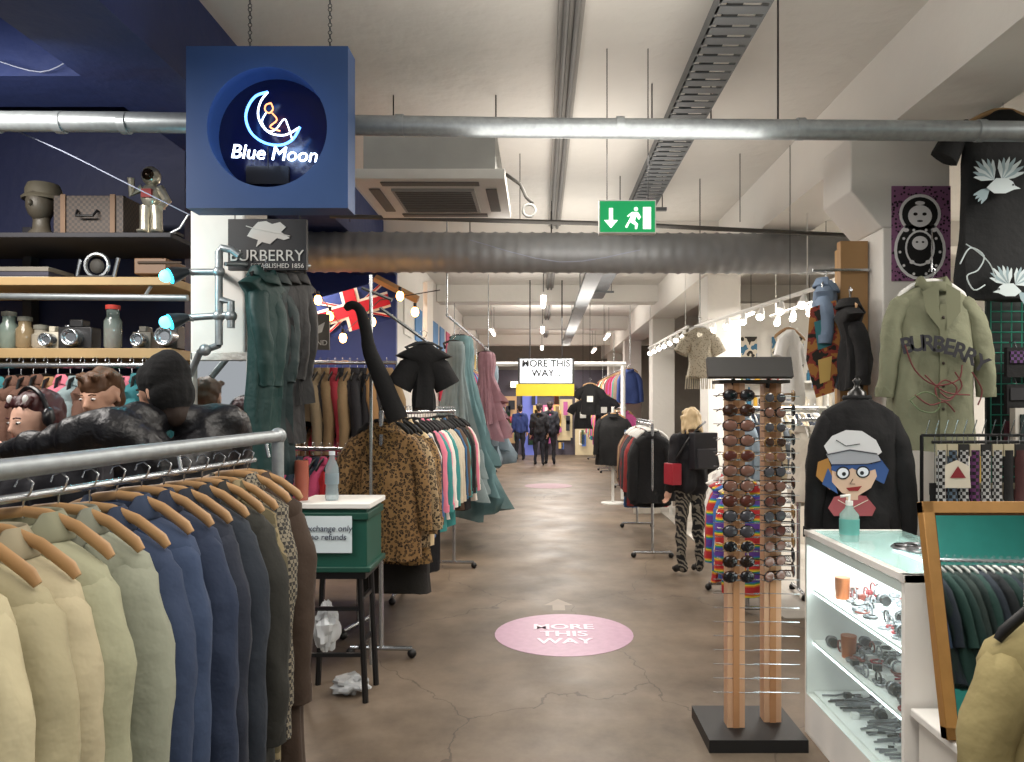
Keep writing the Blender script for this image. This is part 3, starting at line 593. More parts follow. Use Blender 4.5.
for X,Y,w,d in((1.9,10.4,1.0,.6),(2.9,8.6,1.4,.7),(3.2,6.8,1.2,.6),(1.4,11.2,.45,.6)):
    b=MB(); b.bx((X,Y,.82),(X+w,Y+d,.86),whitep); b.bx((X+.02,Y+.02,.0),(X+w-.02,Y+.04,.82),M('#cfc9bf'))
    for sx_ in(X+.04,X+w-.04): b.bx((sx_-.02,Y+d-.05,.012),(sx_+.02,Y+d-.01,.82),whitep)
    for i in range(26):
        x=R(X+.06,X+w-.06);y=R(Y+.06,Y+d-.06);h=R(.08,.3);r_=R(.025,.05)
        b.lathe((x,y,.86),[(r_,0),(r_,h*.6),(r_*.4,h*.75),(r_*.4,h)],M(random.choice(['#8a6a3c','#b83a3a','#2a5a8a','#e0c060','#26262c','#5a7a40','#e8e4dc','#c0a0b0'])),n=10)
    b.obj('stall_table')
rack('clothes_rail',(2.2,6.3,0),(3.4,6.2,0),1.5,rnd(['#b9b4a8','#7f8890','#c0b49a','#6a5a4a','#9a3a3a','#dad6cc','#404858'],16,L=.6),hm=whitep)
rack('clothes_rail',(2.2,8.0,0),(3.0,8.0,0),1.6,rnd(['#8a9aa8','#5f6870','#c0b49a','#6a3a4a','#dad6cc','#303848'],12,L=.7),hm=whitep)
rb=fab('#b02a30',pat='rainbow',s=1.6)
rack('clothes_rail',(1.6,5.7,0),(1.62,6.5,0),1.1,[(rb,dict(L=.85,w=.17)),(fab('#d8c8a0'),dict(L=.7,w=.14)),(fab('#3a60a0'),dict(L=.8,w=.14)),(rb,dict(L=.85,w=.17)),(fab('#b04a50'),dict(L=.6,w=.14)),(fab('#dcdcd8'),dict(L=.6,w=.14))],hm=whitep,foot=.14,hw=.12)
# ---------------- sunglasses stand
b=MB(); b.box((1.015,3.63,.03),(.46,.4,.06),M('#141416',r=.5)); pil=M('#bf9676',r=.5,s=6,var=.1)
for x,y in((.945,3.6),(1.14,3.66)):
    b.bx((x-.042,y-.035,.06),(x+.042,y+.035,1.72),pil); b.bx((x-.015,y-.04,.06),(x+.015,y-.036,1.72),M('#a87850'))
b.box((.99,3.5,1.79),(.4,.03,.1),M('#2b2a29',r=.5),Matrix.Rotation(-.35,3,'X')); b.bx((.86,3.55,1.72),(1.2,3.7,1.735),M('#3a342e')); b.tube([(.93,3.58,1.7),(.93,3.54,1.78)],.01,blackm); b.tube([(1.1,3.58,1.7),(1.1,3.54,1.78)],.01,blackm)
def glasses(p,ang,lm,fmat,S=1.12):
    b.T=Matrix.Translation(p)@Matrix.Rotation(ang,4,'Z')@Matrix.Scale(S,4)
    for s in(-1,1):
        b.ell((s*.036,-.004,0),(.03,.005,.023),lm,n=12,k=5); b.torus((s*.036,0,0),.03,.0035,fmat,n=14,ax='Y',fl=.8)
        b.tube([(s*.066,0,.008),(s*.07,.03,.008),(s*.068,.11,-.004)],.003,fmat,n=4)
    b.tube([(-.01,0,.006),(0,-.002,.01),(.01,0,.006)],.003,fmat,n=4); b.box((0,.02,-.018),(.12,.02,.006),chrome)
    b.T=Matrix()
lens=[M(h,r=.15,var=0) for h in('#1a0f0a','#3a1c12','#4a241c','#101014','#2e1608','#6a4b40','#3a3a40')]; fr=[M(h,r=.25) for h in('#0c0c0c','#3c2012','#8a6a40','#141010')]
for i in range(13):
    z=1.66-i*.0715
    glasses(Vector((.94,3.5,z)),R(-.05,.05),random.choice(lens),random.choice(fr)); glasses(Vector((1.13,3.56,z-.01)),.45,random.choice(lens),random.choice(fr),1.0)
    glasses(Vector((1.25,3.66,z)),1.3,random.choice(lens),random.choice(fr))
for i in range(22):
    z=1.68-i*.068
    for x in(.945,1.14): b.tube([(x-.11,3.565,z-.02),(x+.11,3.565,z-.025)],.002,chrome,n=4)
so=b.obj('sunglasses_stand')
# ---------------- display case
b=MB(); ca=M('#eceae6',r=.4,var=.02); X0,X1,Y0,Y1=1.31,1.78,2.66,3.66
b.bx((X0,Y0,0),(X1,Y1,.2),ca); b.bx((X1-.02,Y0,.2),(X1,Y1,.97),ca); b.bx((X0,Y0,.2),(X1,Y0+.025,1.0),ca); b.bx((X0,Y1-.025,.2),(X1,Y1,1.0),ca)
b.bx((X0,Y0,.93),(X0+.02,Y1,.97),ca); b.bx((X0-.005,Y0,.97),(X1,Y0+.03,1.0),ca); b.bx((X0-.005,Y0,.975),(X0+.03,Y1,1.0),ca); b.bx((X0,Y0+.02,.985),(X1,Y1,.998),M('#b8d8d4',r=.05,tr=.6,var=0))
le=M('#f4fbff',e=5,var=0)
for z in(.2,.45,.7): b.bx((X0+.03,Y0+.03,z),(X1-.02,Y1-.03,z+.012),M('#f2f1ee',r=.3,var=.02))
for z in(.44,.69): b.bx((X1-.06,Y0+.03,z),(X1-.04,Y1-.03,z+.008),le); b.bx((X0+.03,Y0+.03,z),(X0+.04,Y1-.03,z+.008),le)
b.bx((X0+.03,Y0+.03,.945),(X0+.05,Y1-.03,.955),M('#f4fbff',e=8,var=0)); b.bx((X1-.05,Y0+.03,.9),(X1-.03,Y1-.03,.91),le)
b.bx((X0-.003,Y0+.02,.2),(X0,Y1-.02,.97),M('#e8f4f4',r=.03,tr=.93,var=0))
cs=b.obj('display_case',bev=.003)
b=MB(); sil=M('#8a8a8e',r=.3,m=.6); drk=M('#242222',r=.3); brn=M('#7a3428',r=.4); cop=M('#b5673a',r=.3,m=.6); red_=M('#8a1420',r=.3)
for z,n_ in((.212,120),(.462,90),(.712,85)):
    for i in range(n_):
        x=R(X0+.06,X1-.1);y=Y0+.08+(Y1-Y0-.18)*(i+.5)/n_; q=R(0,1); m=random.choice([sil,drk,brn,sil,red_,sil])
        if z<.3 and q<.85: b.tube([(x-.02,y,z+.008),(x+.04,y+R(-.02,.02),z+.012),(x+.12,y+R(-.03,.03),z+.008)],.005,random.choice([sil,sil,sil,drk]),n=5)
        elif q<.5: b.torus((x,y,z+.01),R(.016,.028),.005,m,n=12)
        elif q<.65: b.torus((x,y,z+.015),.018,.009,m,n=12)
        elif q<.78: b.torus((x,y,z+.03),.025,.004,m,n=12,ax='X')
        elif q<.88: b.tube([(x,y-.03,z+.024),(x,y+.03,z+.024)],.022,random.choice([ca,drk]),n=10); b.torus((x,y,z+.024),.024,.005,sil,ax='Y')
        else: b.box((x,y,z+.015),(.03,.025,.025),random.choice([drk,ca,brn,ca]))
for y,z in((3.45,.712),(3.38,.462)): b.lathe((X0+.1,y,z),[(.03,0),(.035,.1),(.03,.1)],cop)
b.obj('jewellery',parent=cs)
b=MB(); p=Vector((1.4,3.35,1.0)); b.lathe(p,[(.04,0),(.042,.01),(.042,.12),(.02,.145),(.015,.16)],M('#b8d8d2',r=.1,tr=.55)); b.lathe(p+Vector((0,0,.03)),[(.043,0),(.043,.07)],M('#6ab0a8',tr=.2)); b.lathe(p+Vector((0,0,.16)),[(.016,0),(.016,.02),(.005,.02),(.005,.05)],whitep); b.tube([p+Vector((0,0,.205)),p+Vector((-.04,0,.2))],.006,whitep); b.obj('hand_sanitizer_bottle')
b=MB()
for i in range(5): b.torus((1.6+R(-.06,.06),3.0+R(-.1,.2),1.008),R(.035,.06),.007,random.choice([sil,drk]),n=14)
b.obj('bracelets')
b=MB(); gd=M('#a87c44',r=.4,m=.25,var=.2,s=20); ww=.76;hh=.76
b.T=Matrix.Translation((1.3+ww/2,2.38,.535))@Matrix.Rotation(math.radians(-12),4,'X')
for a,c2 in(((-ww/2,-.02,0),(-ww/2+.04,.02,hh)),((ww/2-.04,-.02,0),(ww/2,.02,hh)),((-ww/2,-.02,0),(ww/2,.02,.04)),((-ww/2,-.02,hh-.04),(ww/2,.02,hh))): b.bx(a,c2,gd)
for a,c2 in(((-ww/2+.04,-.012,.04),(-ww/2+.046,0,hh-.04)),((-ww/2+.04,-.012,hh-.046),(ww/2-.04,0,hh-.04))): b.bx(a,c2,M('#5a3a18'))
b.bx((-ww/2+.03,0,.03),(ww/2-.03,.005,hh-.03),M('#e8eef0',r=.02,m=1,var=0)); b.T=Matrix()
b.obj('framed_mirror',bev=.005)
b=MB(); b.bx((1.34,2.3,0),(2.2,2.62,.5),M('#d6d3cc')); b.bx((1.32,2.28,.5),(2.22,2.64,.53),whitep); b.obj('plinth',bev=.005)
rack('clothes_rail',(1.12,.5,0),(1.13,1.7,0),1.24,[cc('#8f7f66',L=.6),cc('#8a5a4c',L=.6),cc('#857a56',L=.7,hi=True,th=.045,front=M('#746a48')),cc('#8d8158',L=.7,hi=True,th=.045,front=M('#7a7050'))],hm=blackm,drop=.06)
rack('clothes_rail',(3.0,-1.4,0),(5.6,-1.6,0),1.95,rnd(['#14302c','#1a3a34','#1c2530','#14181c','#22302c','#2a3d56','#1a2a28'],36,L=.95),hm=whitep)
# ---------------- sweatshirt on bust
b=MB(); p=P(857,398,3.85); blk=fab('#0b0b0e'); x,y,z=p
garment(b,p,0,blk,L=.84,w=.2,th=.1,sl=.62,spread=.05,collar=False,hi=True)
b.torus(p+Vector((0,0,.0)),.06,.016,blk,n=20,fl=.85); b.lathe(p,[(.05,-.02),(.045,.03),(.02,.05),(.012,.07),(.022,.09),(.005,.11)],M('#0a0a0a',r=.3),n=14)
b.tube([(x,y,z-.8),(x,y,.03)],.018,blackm); b.lathe((x,y,0),[(.17,0),(.17,.02),(.02,.04)],blackm); 
Yp=3.705; K=lambda h:M(h,var=0,r=.7)
ink=K('#15151c')
b.poly([(824,446),(832,436),(846,430),(862,431),(876,440),(882,452),(873,459),(850,456),(830,458)],Yp,K('#cfcfd2')); b.lpx([(836,440),(846,446),(860,444)],.002,Yp-.003,ink)
b.poly([(826,454),(850,449),(877,453),(881,461),(868,464),(832,465)],Yp-.003,K('#9a9ca4')); b.lpx([(826,455),(850,450),(877,454)],.002,Yp-.005,ink); b.lpx([(832,465),(868,464),(881,461)],.002,Yp-.005,ink)
b.poly([(818,462),(828,458),(834,474),(830,490),(822,482),(816,476)],Yp-.001,K('#a87838')); b.poly([(822,484),(828,468),(834,480),(838,494)],Yp-.0012,K('#2f4f88')); b.poly([(872,462),(880,458),(889,470),(884,484),(876,480)],Yp-.001,K('#2f4f88'))
b.poly([(832,464),(874,464),(877,476),(871,488),(856,497),(842,493),(832,482)],Yp-.002,K('#cfae98'))
b.poly([(832,464),(874,464),(876,469),(862,473),(852,468),(842,474),(831,470)],Yp-.0035,K('#2f4f88'))
b.dpx(843,473,7,6.5,Yp-.005,ink); b.dpx(843,473,5.5,5,Yp-.007,K('#dfe2ea')); b.dpx(844,474,2,2,Yp-.009,ink); b.dpx(863,472,7,6,Yp-.005,ink); b.dpx(863,472,5.5,4.5,Yp-.007,K('#dfe2ea')); b.dpx(862,473,2,2,Yp-.009,ink)
b.poly([(846,488),(862,486),(858,491),(849,491)],Yp-.005,K('#8a2020')); b.lpx([(853,479),(850,484),(855,484)],.0018,Yp-.005,ink)
b.poly([(834,497),(848,494),(866,496),(876,508),(872,516),(834,516),(828,508)],Yp-.001,K('#9a4a50')); b.poly([(846,492),(858,492),(858,500),(846,500)],Yp-.003,K('#cfae98')); b.lpx([(838,500),(852,508),(868,500)],.002,Yp-.005,K('#d8d0c0'))
b.obj('sweatshirt_bust',ang=1.2)
b=MB(); p=P(932,283,4.0); be=fab('#7b7d66'); garment(b,p,0,be,L=.9,w=.215,th=.09,sl=.52,spread=.06,front=M('#6d6f58',r=.85),hi=True); hanger(b,p,0,p.z+.05,whitep,w=.18); b.tube([p+Vector((0,0,.06)),P(932,262,4.0),P(932,230,4.35)],.004,chrome)
o=b.obj('trench_coat',ang=1.2); red=K('#6a2f30'); Yt=3.855
for i,ch in enumerate('BURBERRY'):
    u=(i-3.5)/3.5; txt(ch,.115,P(944+u*37,347+u*9-9*(1-u*u)+8,Yt),K('#22222a'),o,rot=(math.pi/2,math.radians(8+u*22),0),off=.003)
b=MB()
for pts in([(905,345),(915,370),(935,385),(958,380),(962,365)],[(915,395),(930,405),(945,402),(955,412)],[(955,372),(962,386),(950,398),(940,392)],[(972,372),(982,390),(978,405)],[(925,375),(945,392),(970,395)]): b.lpx(sm(pts),.004,Yt,red)
b.lpx(sm([(910,400),(925,392),(940,400),(935,412),(920,410),(910,400)]),.004,Yt,K('#5a6a4a')); b.lpx(sm([(935,388),(945,380),(957,388),(950,400),(938,398),(935,388)]),.004,Yt,red); b.obj('coat_print',parent=o)
Yq=4.59
b=MB(); b.bx(P(892,186,Yq),P(950,281,Yq+.008),M('#8a5a80',pat='floral',h2='#201020',s=45,var=0)); wt=K('#e8e8e8'); bk_=K('#101010')
b.dpx(920,250,26,30,Yq-.002,wt);b.dpx(920,214,21,20,Yq-.002,wt); b.dpx(920,250,23,27,Yq-.004,bk_);b.dpx(920,214,18,17,Yq-.004,bk_)
b.dpx(920,216,12,11,Yq-.006,wt); b.dpx(920,248,15,18,Yq-.006,wt); b.dpx(920,248,13,16,Yq-.008,bk_); b.dpx(920,243,8,7,Yq-.010,wt)
for s in(-1,1): b.dpx(920+s*4.5,214,2.2,1.6,Yq-.008,bk_); b.dpx(920+s*3,242,1.3,1,Yq-.012,bk_); b.dpx(920+s*14,230,3,2,Yq-.008,wt); b.dpx(920+s*8,262,2.5,2,Yq-.012,wt)
for i in range(10): a_=i*.628; b.dpx(920+20*math.cos(a_),252+23*math.sin(a_),1.5,1.5,Yq-.006,wt,8)
b.dpx(920,221,3,1,Yq-.008,bk_); b.dpx(920,203,5,2,Yq-.008,wt); b.obj('wall_poster')
# ---------------- gridwall right with shirts
b=MB(); gw=M('#2f8a74',r=.4,m=.3)
z=.9
while z<3.3: b.tube([(2.62,4.3,z),(4.6,4.3,z)],.004,gw,n=4); z+=.06
x=2.62
while x<4.6: b.tube([(x,4.3,.0),(x,4.3,3.3)],.004,gw,n=4); x+=.06
b.bx((2.62,4.34,0),(4.6,4.36,3.3),M('#15201e')); b.obj('gridwall_panel')
bt=fab('#0e1012')
b=MB(); p=P(1003,112,4.12); garment(b,p,0,bt,L=1.04,w=.24,th=.06,kind='tee'); hanger(b,p,0,p.z+.08); b.tube([p+Vector((0,0,.08)),p+Vector((0,.18,.08))],.004,chrome)
bc=K('#8fa4aa'); bd=K('#c4d0d2')
def feather(cx,cy,a,L_,w_,Y,m):
    dx,dy=math.cos(a),-math.sin(a); nx,ny=-dy,dx
    b.poly([(cx,cy),(cx+dx*L_*.5+nx*w_,cy+dy*L_*.5+ny*w_),(cx+dx*L_*.9+nx*w_*.6,cy+dy*L_*.9+ny*w_*.6),(cx+dx*L_,cy+dy*L_),(cx+dx*L_*.6-nx*w_,cy+dy*L_*.6-ny*w_)],Y,m)
def bird(cx,cy,s,Y,fx=1,m=bc):
    D=math.radians
    def A(a): return D(a) if fx>0 else math.pi-D(a)
    for i in range(7): feather(cx+fx*4*s,cy,A(20+i*13),(30-abs(i-2)*2)*s,2.6*s,Y-.001*i,m if i%2 else bd)
    for i in range(7): feather(cx-fx*4*s,cy,A(95+i*13),(28-abs(i-3)*2)*s,2.6*s,Y-.001*i,m if i%2 else bd)
    for i in range(4): feather(cx-fx*8*s,cy+8*s,A(205+i*12),20*s,2.4*s,Y-.001*i,m)
    b.poly([(cx+fx*u*s,cy+v*s) for u,v in((-12,8),(-2,-2),(10,-2),(16,2),(18,6),(24,9),(17,10),(8,14),(-4,14))],Y-.009,bd); b.dpx(cx+fx*16*s,cy+5*s,1.2*s,1.2*s,Y-.011,ink,8)
Yb=4.0
bird(998,180,.95,Yb); bird(1012,285,.8,Yb,-1); b.lpx(sm([(960,264),(970,248),(984,256),(978,270),(967,276),(974,290),(985,285)]),.004,Yb,bd); b.lpx(sm([(966,244),(978,252),(990,264),(996,280)]),.003,Yb,bd)
b.obj('black_tshirt',ang=1.2)
b=MB(); p=P(1120,130,4.17); garment(b,p,0,fab('#14211e'),L=.9,w=.2,th=.05,kind='tee'); hanger(b,p,0,p.z+.06); b.obj('green_tshirt')
b=MB()
for i in range(3):
    for j in range(4):
        x=2.72+j*.17; z=1.86-i*.21; b.box((x,4.22,z),(.13,.03,.17),fab(random.choice(['#1a1a20','#3a1a3a','#20282a','#0e0e10','#4a2030']))); b.box((x,4.2,z+.03),(.1,.004,.07),random.choice([fab('#5a3a6a',pat='check',h2='#101010',s=60),K('#888890'),K('#202024')])); b.tube([(x,4.22,z+.08),(x,4.24,z+.12),(x,4.29,z+.12)],.003,chrome,n=4)
b.box((2.75,4.15,1.48),(.2,.05,.24),M('#b8b4ac')); b.box((2.75,4.12,1.48),(.15,.01,.17),fab('#1a2a2a')); b.obj('accessory_packs')
b=MB()
for zz,yy in((1.46,3.8),(1.43,3.7)):
    b.tube([(1.96,yy,zz),(2.74,yy,zz)],.008,blackm,n=6)
for x in(1.96,2.74): b.tube([(x,3.8,1.46),(x,3.8,0)],.01,blackm,n=6); b.tube([(x,3.65,.01),(x,3.95,.01)],.01,blackm,n=6)
cols=[('check','#a0a0a0','#101010'),(None,'#3a1a2a',None),('check','#5a2a5a','#101010'),(None,'#101012',None),('stripe','#101010','#5a2a2a'),(None,'#3a1420',None),('check','#4a5a6a','#101010'),(None,'#a8a290',None),(None,'#101012',None),(None,'#1a1a2a',None),(None,'#101012',None)]
for i in range(26):
    x=2.0+(i%13)*.056; row=i//13; pt,h1,h2=random.choice(cols) if i else cols[0]; m=fab(h1,pat=pt,h2=h2,s=60) if pt else fab(h1)
    z=1.42-row*.2; yy=3.69+row*.06; b.box((x,yy,z-.03),(.05,.012,.06),random.choice([K('#151515'),K('#151515'),K('#a8a088')])); b.tube([(x,yy,z-.03),(x,yy,z-.2),(x,yy,z-.27),(x+.01,yy-.03,z-.34)],[.026,.024,.026,.022],m,n=8,fl=.5)
    b.tube([(x,yy,z),(x,yy,1.46)],.002,chrome,n=4)
b.poly([(945,465),(957,460),(969,466),(971,488),(945,488)],3.62,K('#c8c0b0')); b.poly([(950,478),(958,466),(966,478)],3.617,K('#7a1a24'))
for i in range(16):
    x=1.98+i*.048; b.tube([(x,3.8,1.46),(x,3.76,1.54)],.003,chrome,n=4)
b.obj('sock_rack')
# ---------------- people
def segdist(Pn,a,b_):
    ab=b_-a; L2=max(1e-9,float(ab@ab)); t=np.clip(((Pn-a)@ab)/L2,0,1); return np.linalg.norm(Pn-(a+t[:,None]*ab),axis=1),t
def blob(name,parts,vox=.012,parent=None,sm_=3,rough=0,rs=14):
    b=MB(); dm=parts[0][4]
    for q in parts:
        p0,r0,p1,r1=Vector(q[0]),q[1],Vector(q[2]),q[3]
        b.ell(p0,r0,dm,n=14,k=9); b.ell(p1,r1,dm,n=14,k=9)
        if (p1-p0).length>1e-4: b.tube([p0,p1],[r0,r1],dm,n=14)
    me=bpy.data.meshes.new('tmp'); me.from_pydata(b.v,[],b.f); ob=bpy.data.objects.new('tmp',me); col.objects.link(ob)
    m=ob.modifiers.new('r','REMESH'); m.mode='VOXEL'; m.voxel_size=vox
    s=ob.modifiers.new('s','SMOOTH'); s.factor=.6; s.iterations=sm_
    dg=bpy.context.evaluated_depsgraph_get(); me2=bpy.data.meshes.new_from_object(ob.evaluated_get(dg)); bpy.data.objects.remove(ob)
    if rough:
        nv=len(me2.vertices); co_=np.zeros(nv*3); no_=np.zeros(nv*3); me2.vertices.foreach_get('co',co_); me2.vertices.foreach_get('normal',no_)
        co_=co_.reshape(-1,3); no_=no_.reshape(-1,3)
        d=np.array([noise.noise(Vector((v[0]*rs,v[1]*rs,v[2]*rs*.6))) for v in co_])
        co_+=no_*(rough*d)[:,None]; me2.vertices.foreach_set('co',co_.reshape(-1))
    mats=[]; 
    for q in parts:
        if q[4] not in mats: mats.append(q[4])
    n=len(me2.polygons); C=np.zeros(n*3); me2.polygons.foreach_get('center',C); C=C.reshape(-1,3)
    best=np.full(n,1e9); idx=np.zeros(n,int)
    for q in parts:
        d,t=segdist(C,np.array(q[0],float),np.array(q[2],float)); d=d-(q[1]+(q[3]-q[1])*t); w=d<best; best[w]=d[w]; idx[w]=mats.index(q[4])
    me2.materials.clear()
    for m in mats: me2.materials.append(m)
    me2.polygons.foreach_set('material_index',idx.astype(np.int32)); me2.polygons.foreach_set('use_smooth',[True]*n); me2.update()
    o=bpy.data.objects.new(name,me2); col.objects.link(o)
    if parent: par(o,parent)
    return o
def person(name,loc,ang,h,top,leg,shoe,skin,hair,style='short',pose=None,headrot=(0,0),bulk=1,vox=.013,extra=None):
    S=h/1.75; T=Matrix.Translation(loc)@Matrix.Rotation(ang,4,'Z')
    J=dict(hip=(0,0,.95),waist=(0,0,1.08),chest=(0,0,1.28),neck=(0,-.01,1.47),head=(0,.01,1.62))
    for s,n in((-1,'l'),(1,'r')):
        J['sh'+n]=(s*.175,0,1.41);J['el'+n]=(s*.23,-.03,1.13);J['wr'+n]=(s*.235,.05,.89);J['hp'+n]=(s*.085,0,.93);J['kn'+n]=(s*.1,.02,.5);J['an'+n]=(s*.105,-.02,.09);J['to'+n]=(s*.12,.13,.035)
    if pose: J.update(pose)
    J={k:T@(Vector(v)*S) for k,v in J.items()}
    e=empty(name,Vector(loc)); k=bulk*S; pr=[]
    X=(T.to_3x3()@Vector((1,0,0)))
    c=J['chest'];w=J['waist'];hp=J['hip']
    for s in(-1,1):
        pr+= [(c+X*s*.075*S,.105*k,w+X*s*.06*S,.095*k,top),(w+X*s*.06*S,.095*k,hp+X*s*.07*S,.105*k,top)]
    for n in'lr':
        pr+=[(J['neck'],.055*S,J['sh'+n],.062*k,top),(c+X*(.07*S if n=='r' else -.07*S),.1*k,J['sh'+n],.065*k,top),(J['sh'+n],.066*k,J['el'+n],.05*k,top),(J['el'+n],.05*k,J['wr'+n],.036*k,top),
             (J['hp'+n],.092*S,J['kn'+n],.062*S,leg),(J['kn'+n],.06*S,J['an'+n],.045*S,leg),(J['an'+n],.045*S,J['to'+n]+Vector((0,0,.01)),.036*S,shoe)]
    pr+=[(J['neck'],.052*S,J['head'].lerp(J['neck'],.35),.05*S,skin)]
    blob('body',pr,vox,e,rough=.025)
    b=MB()
    for n in'lr':
        wv=J['wr'+n]; d=(wv-J['el'+n]).normalized(); a=d.cross(T.to_3x3()@Vector((1,0,0))); 
        if a.length<.2: a=d.cross(Vector((0,0,1)))
        a.normalize(); nrm=d.cross(a).normalized()
        b.tube([wv-d*.02,wv+d*.03,wv+d*.08*S],[.027*S,.036*S,.034*S],skin,n=10,fl=.55)
        for i,L in enumerate((.062,.075,.072,.055)):
            o=wv+d*.078*S+a*(i-1.5)*.018*S; b.tube([o,o+d*L*.45*S+nrm*.006,o+d*L*.8*S+nrm*.02,o+d*L*S*.85+nrm*.034],[.0095,.009,.008,.007],skin,n=6)
        o=wv+d*.03*S-a*.028*S; b.tube([o,o-a*.02+d*.03,o-a*.024+d*.06],[.012,.011,.008],skin,n=6)
    b.obj('hands',parent=e)
    Hm=Matrix.Translation(J['head'])@Matrix.Rotation(ang+headrot[0],4,'Z')@Matrix.Rotation(headrot[1],4,'X')
    def tp(x,y,z): return Hm@Vector((x*S,y*S,z*S))
    hp_=[(tp(0,-.02,.03),.08*S,tp(0,.01,.02),.074*S,skin),(tp(0,.03,-.05),.05*S,tp(0,.048,-.07),.036*S,skin),(tp(0,.085,.01),.009*S,tp(0,.1,-.022),.012*S,skin),(tp(0,.04,0),.055*S,tp(0,.045,-.03),.05*S,skin),(tp(.074,-.01,.01),.011*S,tp(.077,-.015,-.02),.009*S,skin),(tp(-.074,-.01,.01),.011*S,tp(-.077,-.015,-.02),.009*S,skin)]
    blob('head',hp_,.006,e,3)
    b=MB(); ew=M('#e8e4e0',var=0,r=.3);ir=M('#20140e',var=0,r=.2);lp=M('#9a4a44',var=0);br=hair
    Rm=Hm.to_3x3()
    for s in(-1,1):
        b.ell(tp(s*.029,.083,.008),(.011*S,.009*S,.005*S),ew,rot=Rm); b.ell(tp(s*.029,.0895,.006),(.005*S,.004*S,.005*S),ir,n=8,k=5,rot=Rm); b.tube([tp(s*.015,.091,.026),tp(s*.03,.092,.03),tp(s*.044,.08,.025)],.0035*S,br,n=5)
    b.tube([tp(-.02,.083,-.055),tp(0,.09,-.053),tp(.02,.083,-.055)],[.003,.006,.003],lp,n=6); b.obj('face',parent=e)
    hh=[]
    if style=='beanie':
        bm=M('#08080a',r=.95,var=.1,bump=.2,bs=60); hh=[(tp(0,-.03,.05),.094*S,tp(0,-.0,.055),.088*S,bm),(tp(0,-.04,.08),.085*S,tp(0,-.05,.11),.06*S,bm),(tp(0,-.045,.0),.088*S,tp(0,-.05,-.02),.08*S,bm),(tp(0,-.05,-.05),.065*S,tp(0,-.06,-.09),.055*S,hair)]
    elif style=='short':
        hh=[(tp(0,-.035,.05),.085*S,tp(0,.015,.06),.07*S,hair),(tp(0,-.05,0),.07*S,tp(0,-.06,-.04),.05*S,hair)]
        for i in range(26): a=R(0,6.28); r_=R(.02,.07); hh.append((tp(r_*math.cos(a),-.01+r_*math.sin(a),.09),.02*S,tp(1.3*r_*math.cos(a),.01+1.3*r_*math.sin(a),.11),.009*S,hair))
    else:
        hh=[(tp(0,-.04,.045),.088*S,tp(0,-.01,.055),.077*S,hair)]
        L={'long':-.32,'mid':-.15}[style]
        for i in range(13):
            a=math.pi*(-.03+1.06*i/12); x=.086*math.cos(a); y=-.02-.075*math.sin(a); hh.append((tp(x,y,.03),.022*S,tp(x*1.2,y*1.05-.02,L+R(-.03,.05)),.014*S,hair))
        for i in range(5): hh.append((tp(-.05+.025*i,.04,.098),.014*S,tp(-.06+.03*i,.066,.075),.008*S,hair))
    blob('hair' if style!='beanie' else 'hat',hh,.006,e,1 if style!='beanie' else 3,rough=.012 if style!='beanie' else .004,rs=30)
    if extra: extra(tp,e,S,T)
    return e
skin=M('#c79a82',r=.5,var=.05); skin2=M('#d6aa94',r=.5,var=.05)
leather=M('#121216',r=.42,bump=.6,bs=20)
loc=Vector((P(172,0,2.95).x,2.95,0))
def zz(x,y,Y,loc,ang,S):
    v=P(x,y,Y)-loc; return tuple((Matrix.Rotation(-ang,3,'Z')@v)/S)
A=1.0;S_=1.78/1.75
person('shopper_in_beanie',loc,A,1.78,leather,fab('#20222a'),M('#141414'),skin,M('#2a1c14'),'beanie',pose=dict(head=(0,.07,1.63),neck=(0,.03,1.54),chest=(0,.0,1.34),shl=(-.2,.02,1.5),shr=(.2,-.06,1.5),wrl=zz(8,452,2.9,loc,A,S_),ell=zz(75,436,2.75,loc,A,S_),elr=(.3,.02,1.22),wrr=(.2,.26,1.1)),headrot=(.25,-.15),bulk=1.32)
def clips(tp,e,S,T):
    b=MB()
    b.tube([tp(.095*math.cos(a),-.0,.03+.115*math.sin(a)) for a in [math.pi*i/12 for i in range(13)]],.01*S,M('#141416',r=.3),n=8)
    for s in(-1,1): b.ell(tp(s*.096,0,.02),(.02,.035,.04),M('#1a1a1e',r=.3)); b.ell(tp(s*.05,.055,.1),(.012,.01,.02),whitep)
    b.obj('headphones',parent=e)
loc=Vector((P(44,0,3.1).x,3.1,0))
person('shopper_with_headphones',loc,math.pi-.15,1.71,fab('#1c1c22'),fab('#22242c'),M('#141414'),skin2,M('#3a1012',r=.5),'long',pose=dict(head=(0,.05,1.58),wrl=(-.12,.2,1.05),ell=(-.23,.06,1.13),wrr=(.12,.2,1.05),elr=(.23,.06,1.13)),headrot=(-.25,-.14),extra=clips)
loc=Vector((P(112,0,3.62).x,3.62,0))
person('shopper_with_brown_hair',loc,math.pi-.3,1.83,fab('#2c2a2e'),fab('#22242c'),M('#141414'),skin,M('#553822',r=.6),'short',pose=dict(head=(0,.06,1.58),wrl=(-.12,.2,1.05),ell=(-.23,.06,1.13),wrr=(.12,.2,1.05),elr=(.23,.06,1.13)),headrot=(.15,-.22))
def bag(tp,e,S,T):
    b=MB(); b.T=T; b.box((-.23,-.05,.98),(.1,.16,.2),M('#a01f30',r=.4)); b.tube([(-.22,-.05,1.08),(-.12,-.14,1.3),(.0,-.14,1.42),(.12,-.06,1.47)],.012,blackm,n=6); b.box((.02,-.18,1.2),(.25,.11,.34),M('#1c1c22',r=.5)); b.box((.02,-.24,1.13),(.2,.02,.18),M('#2a2a30',r=.5)); b.T=Matrix(); b.obj('backpack',parent=e,bev=.02)
loc=Vector((P(691,0,7.1).x,7.1,0))
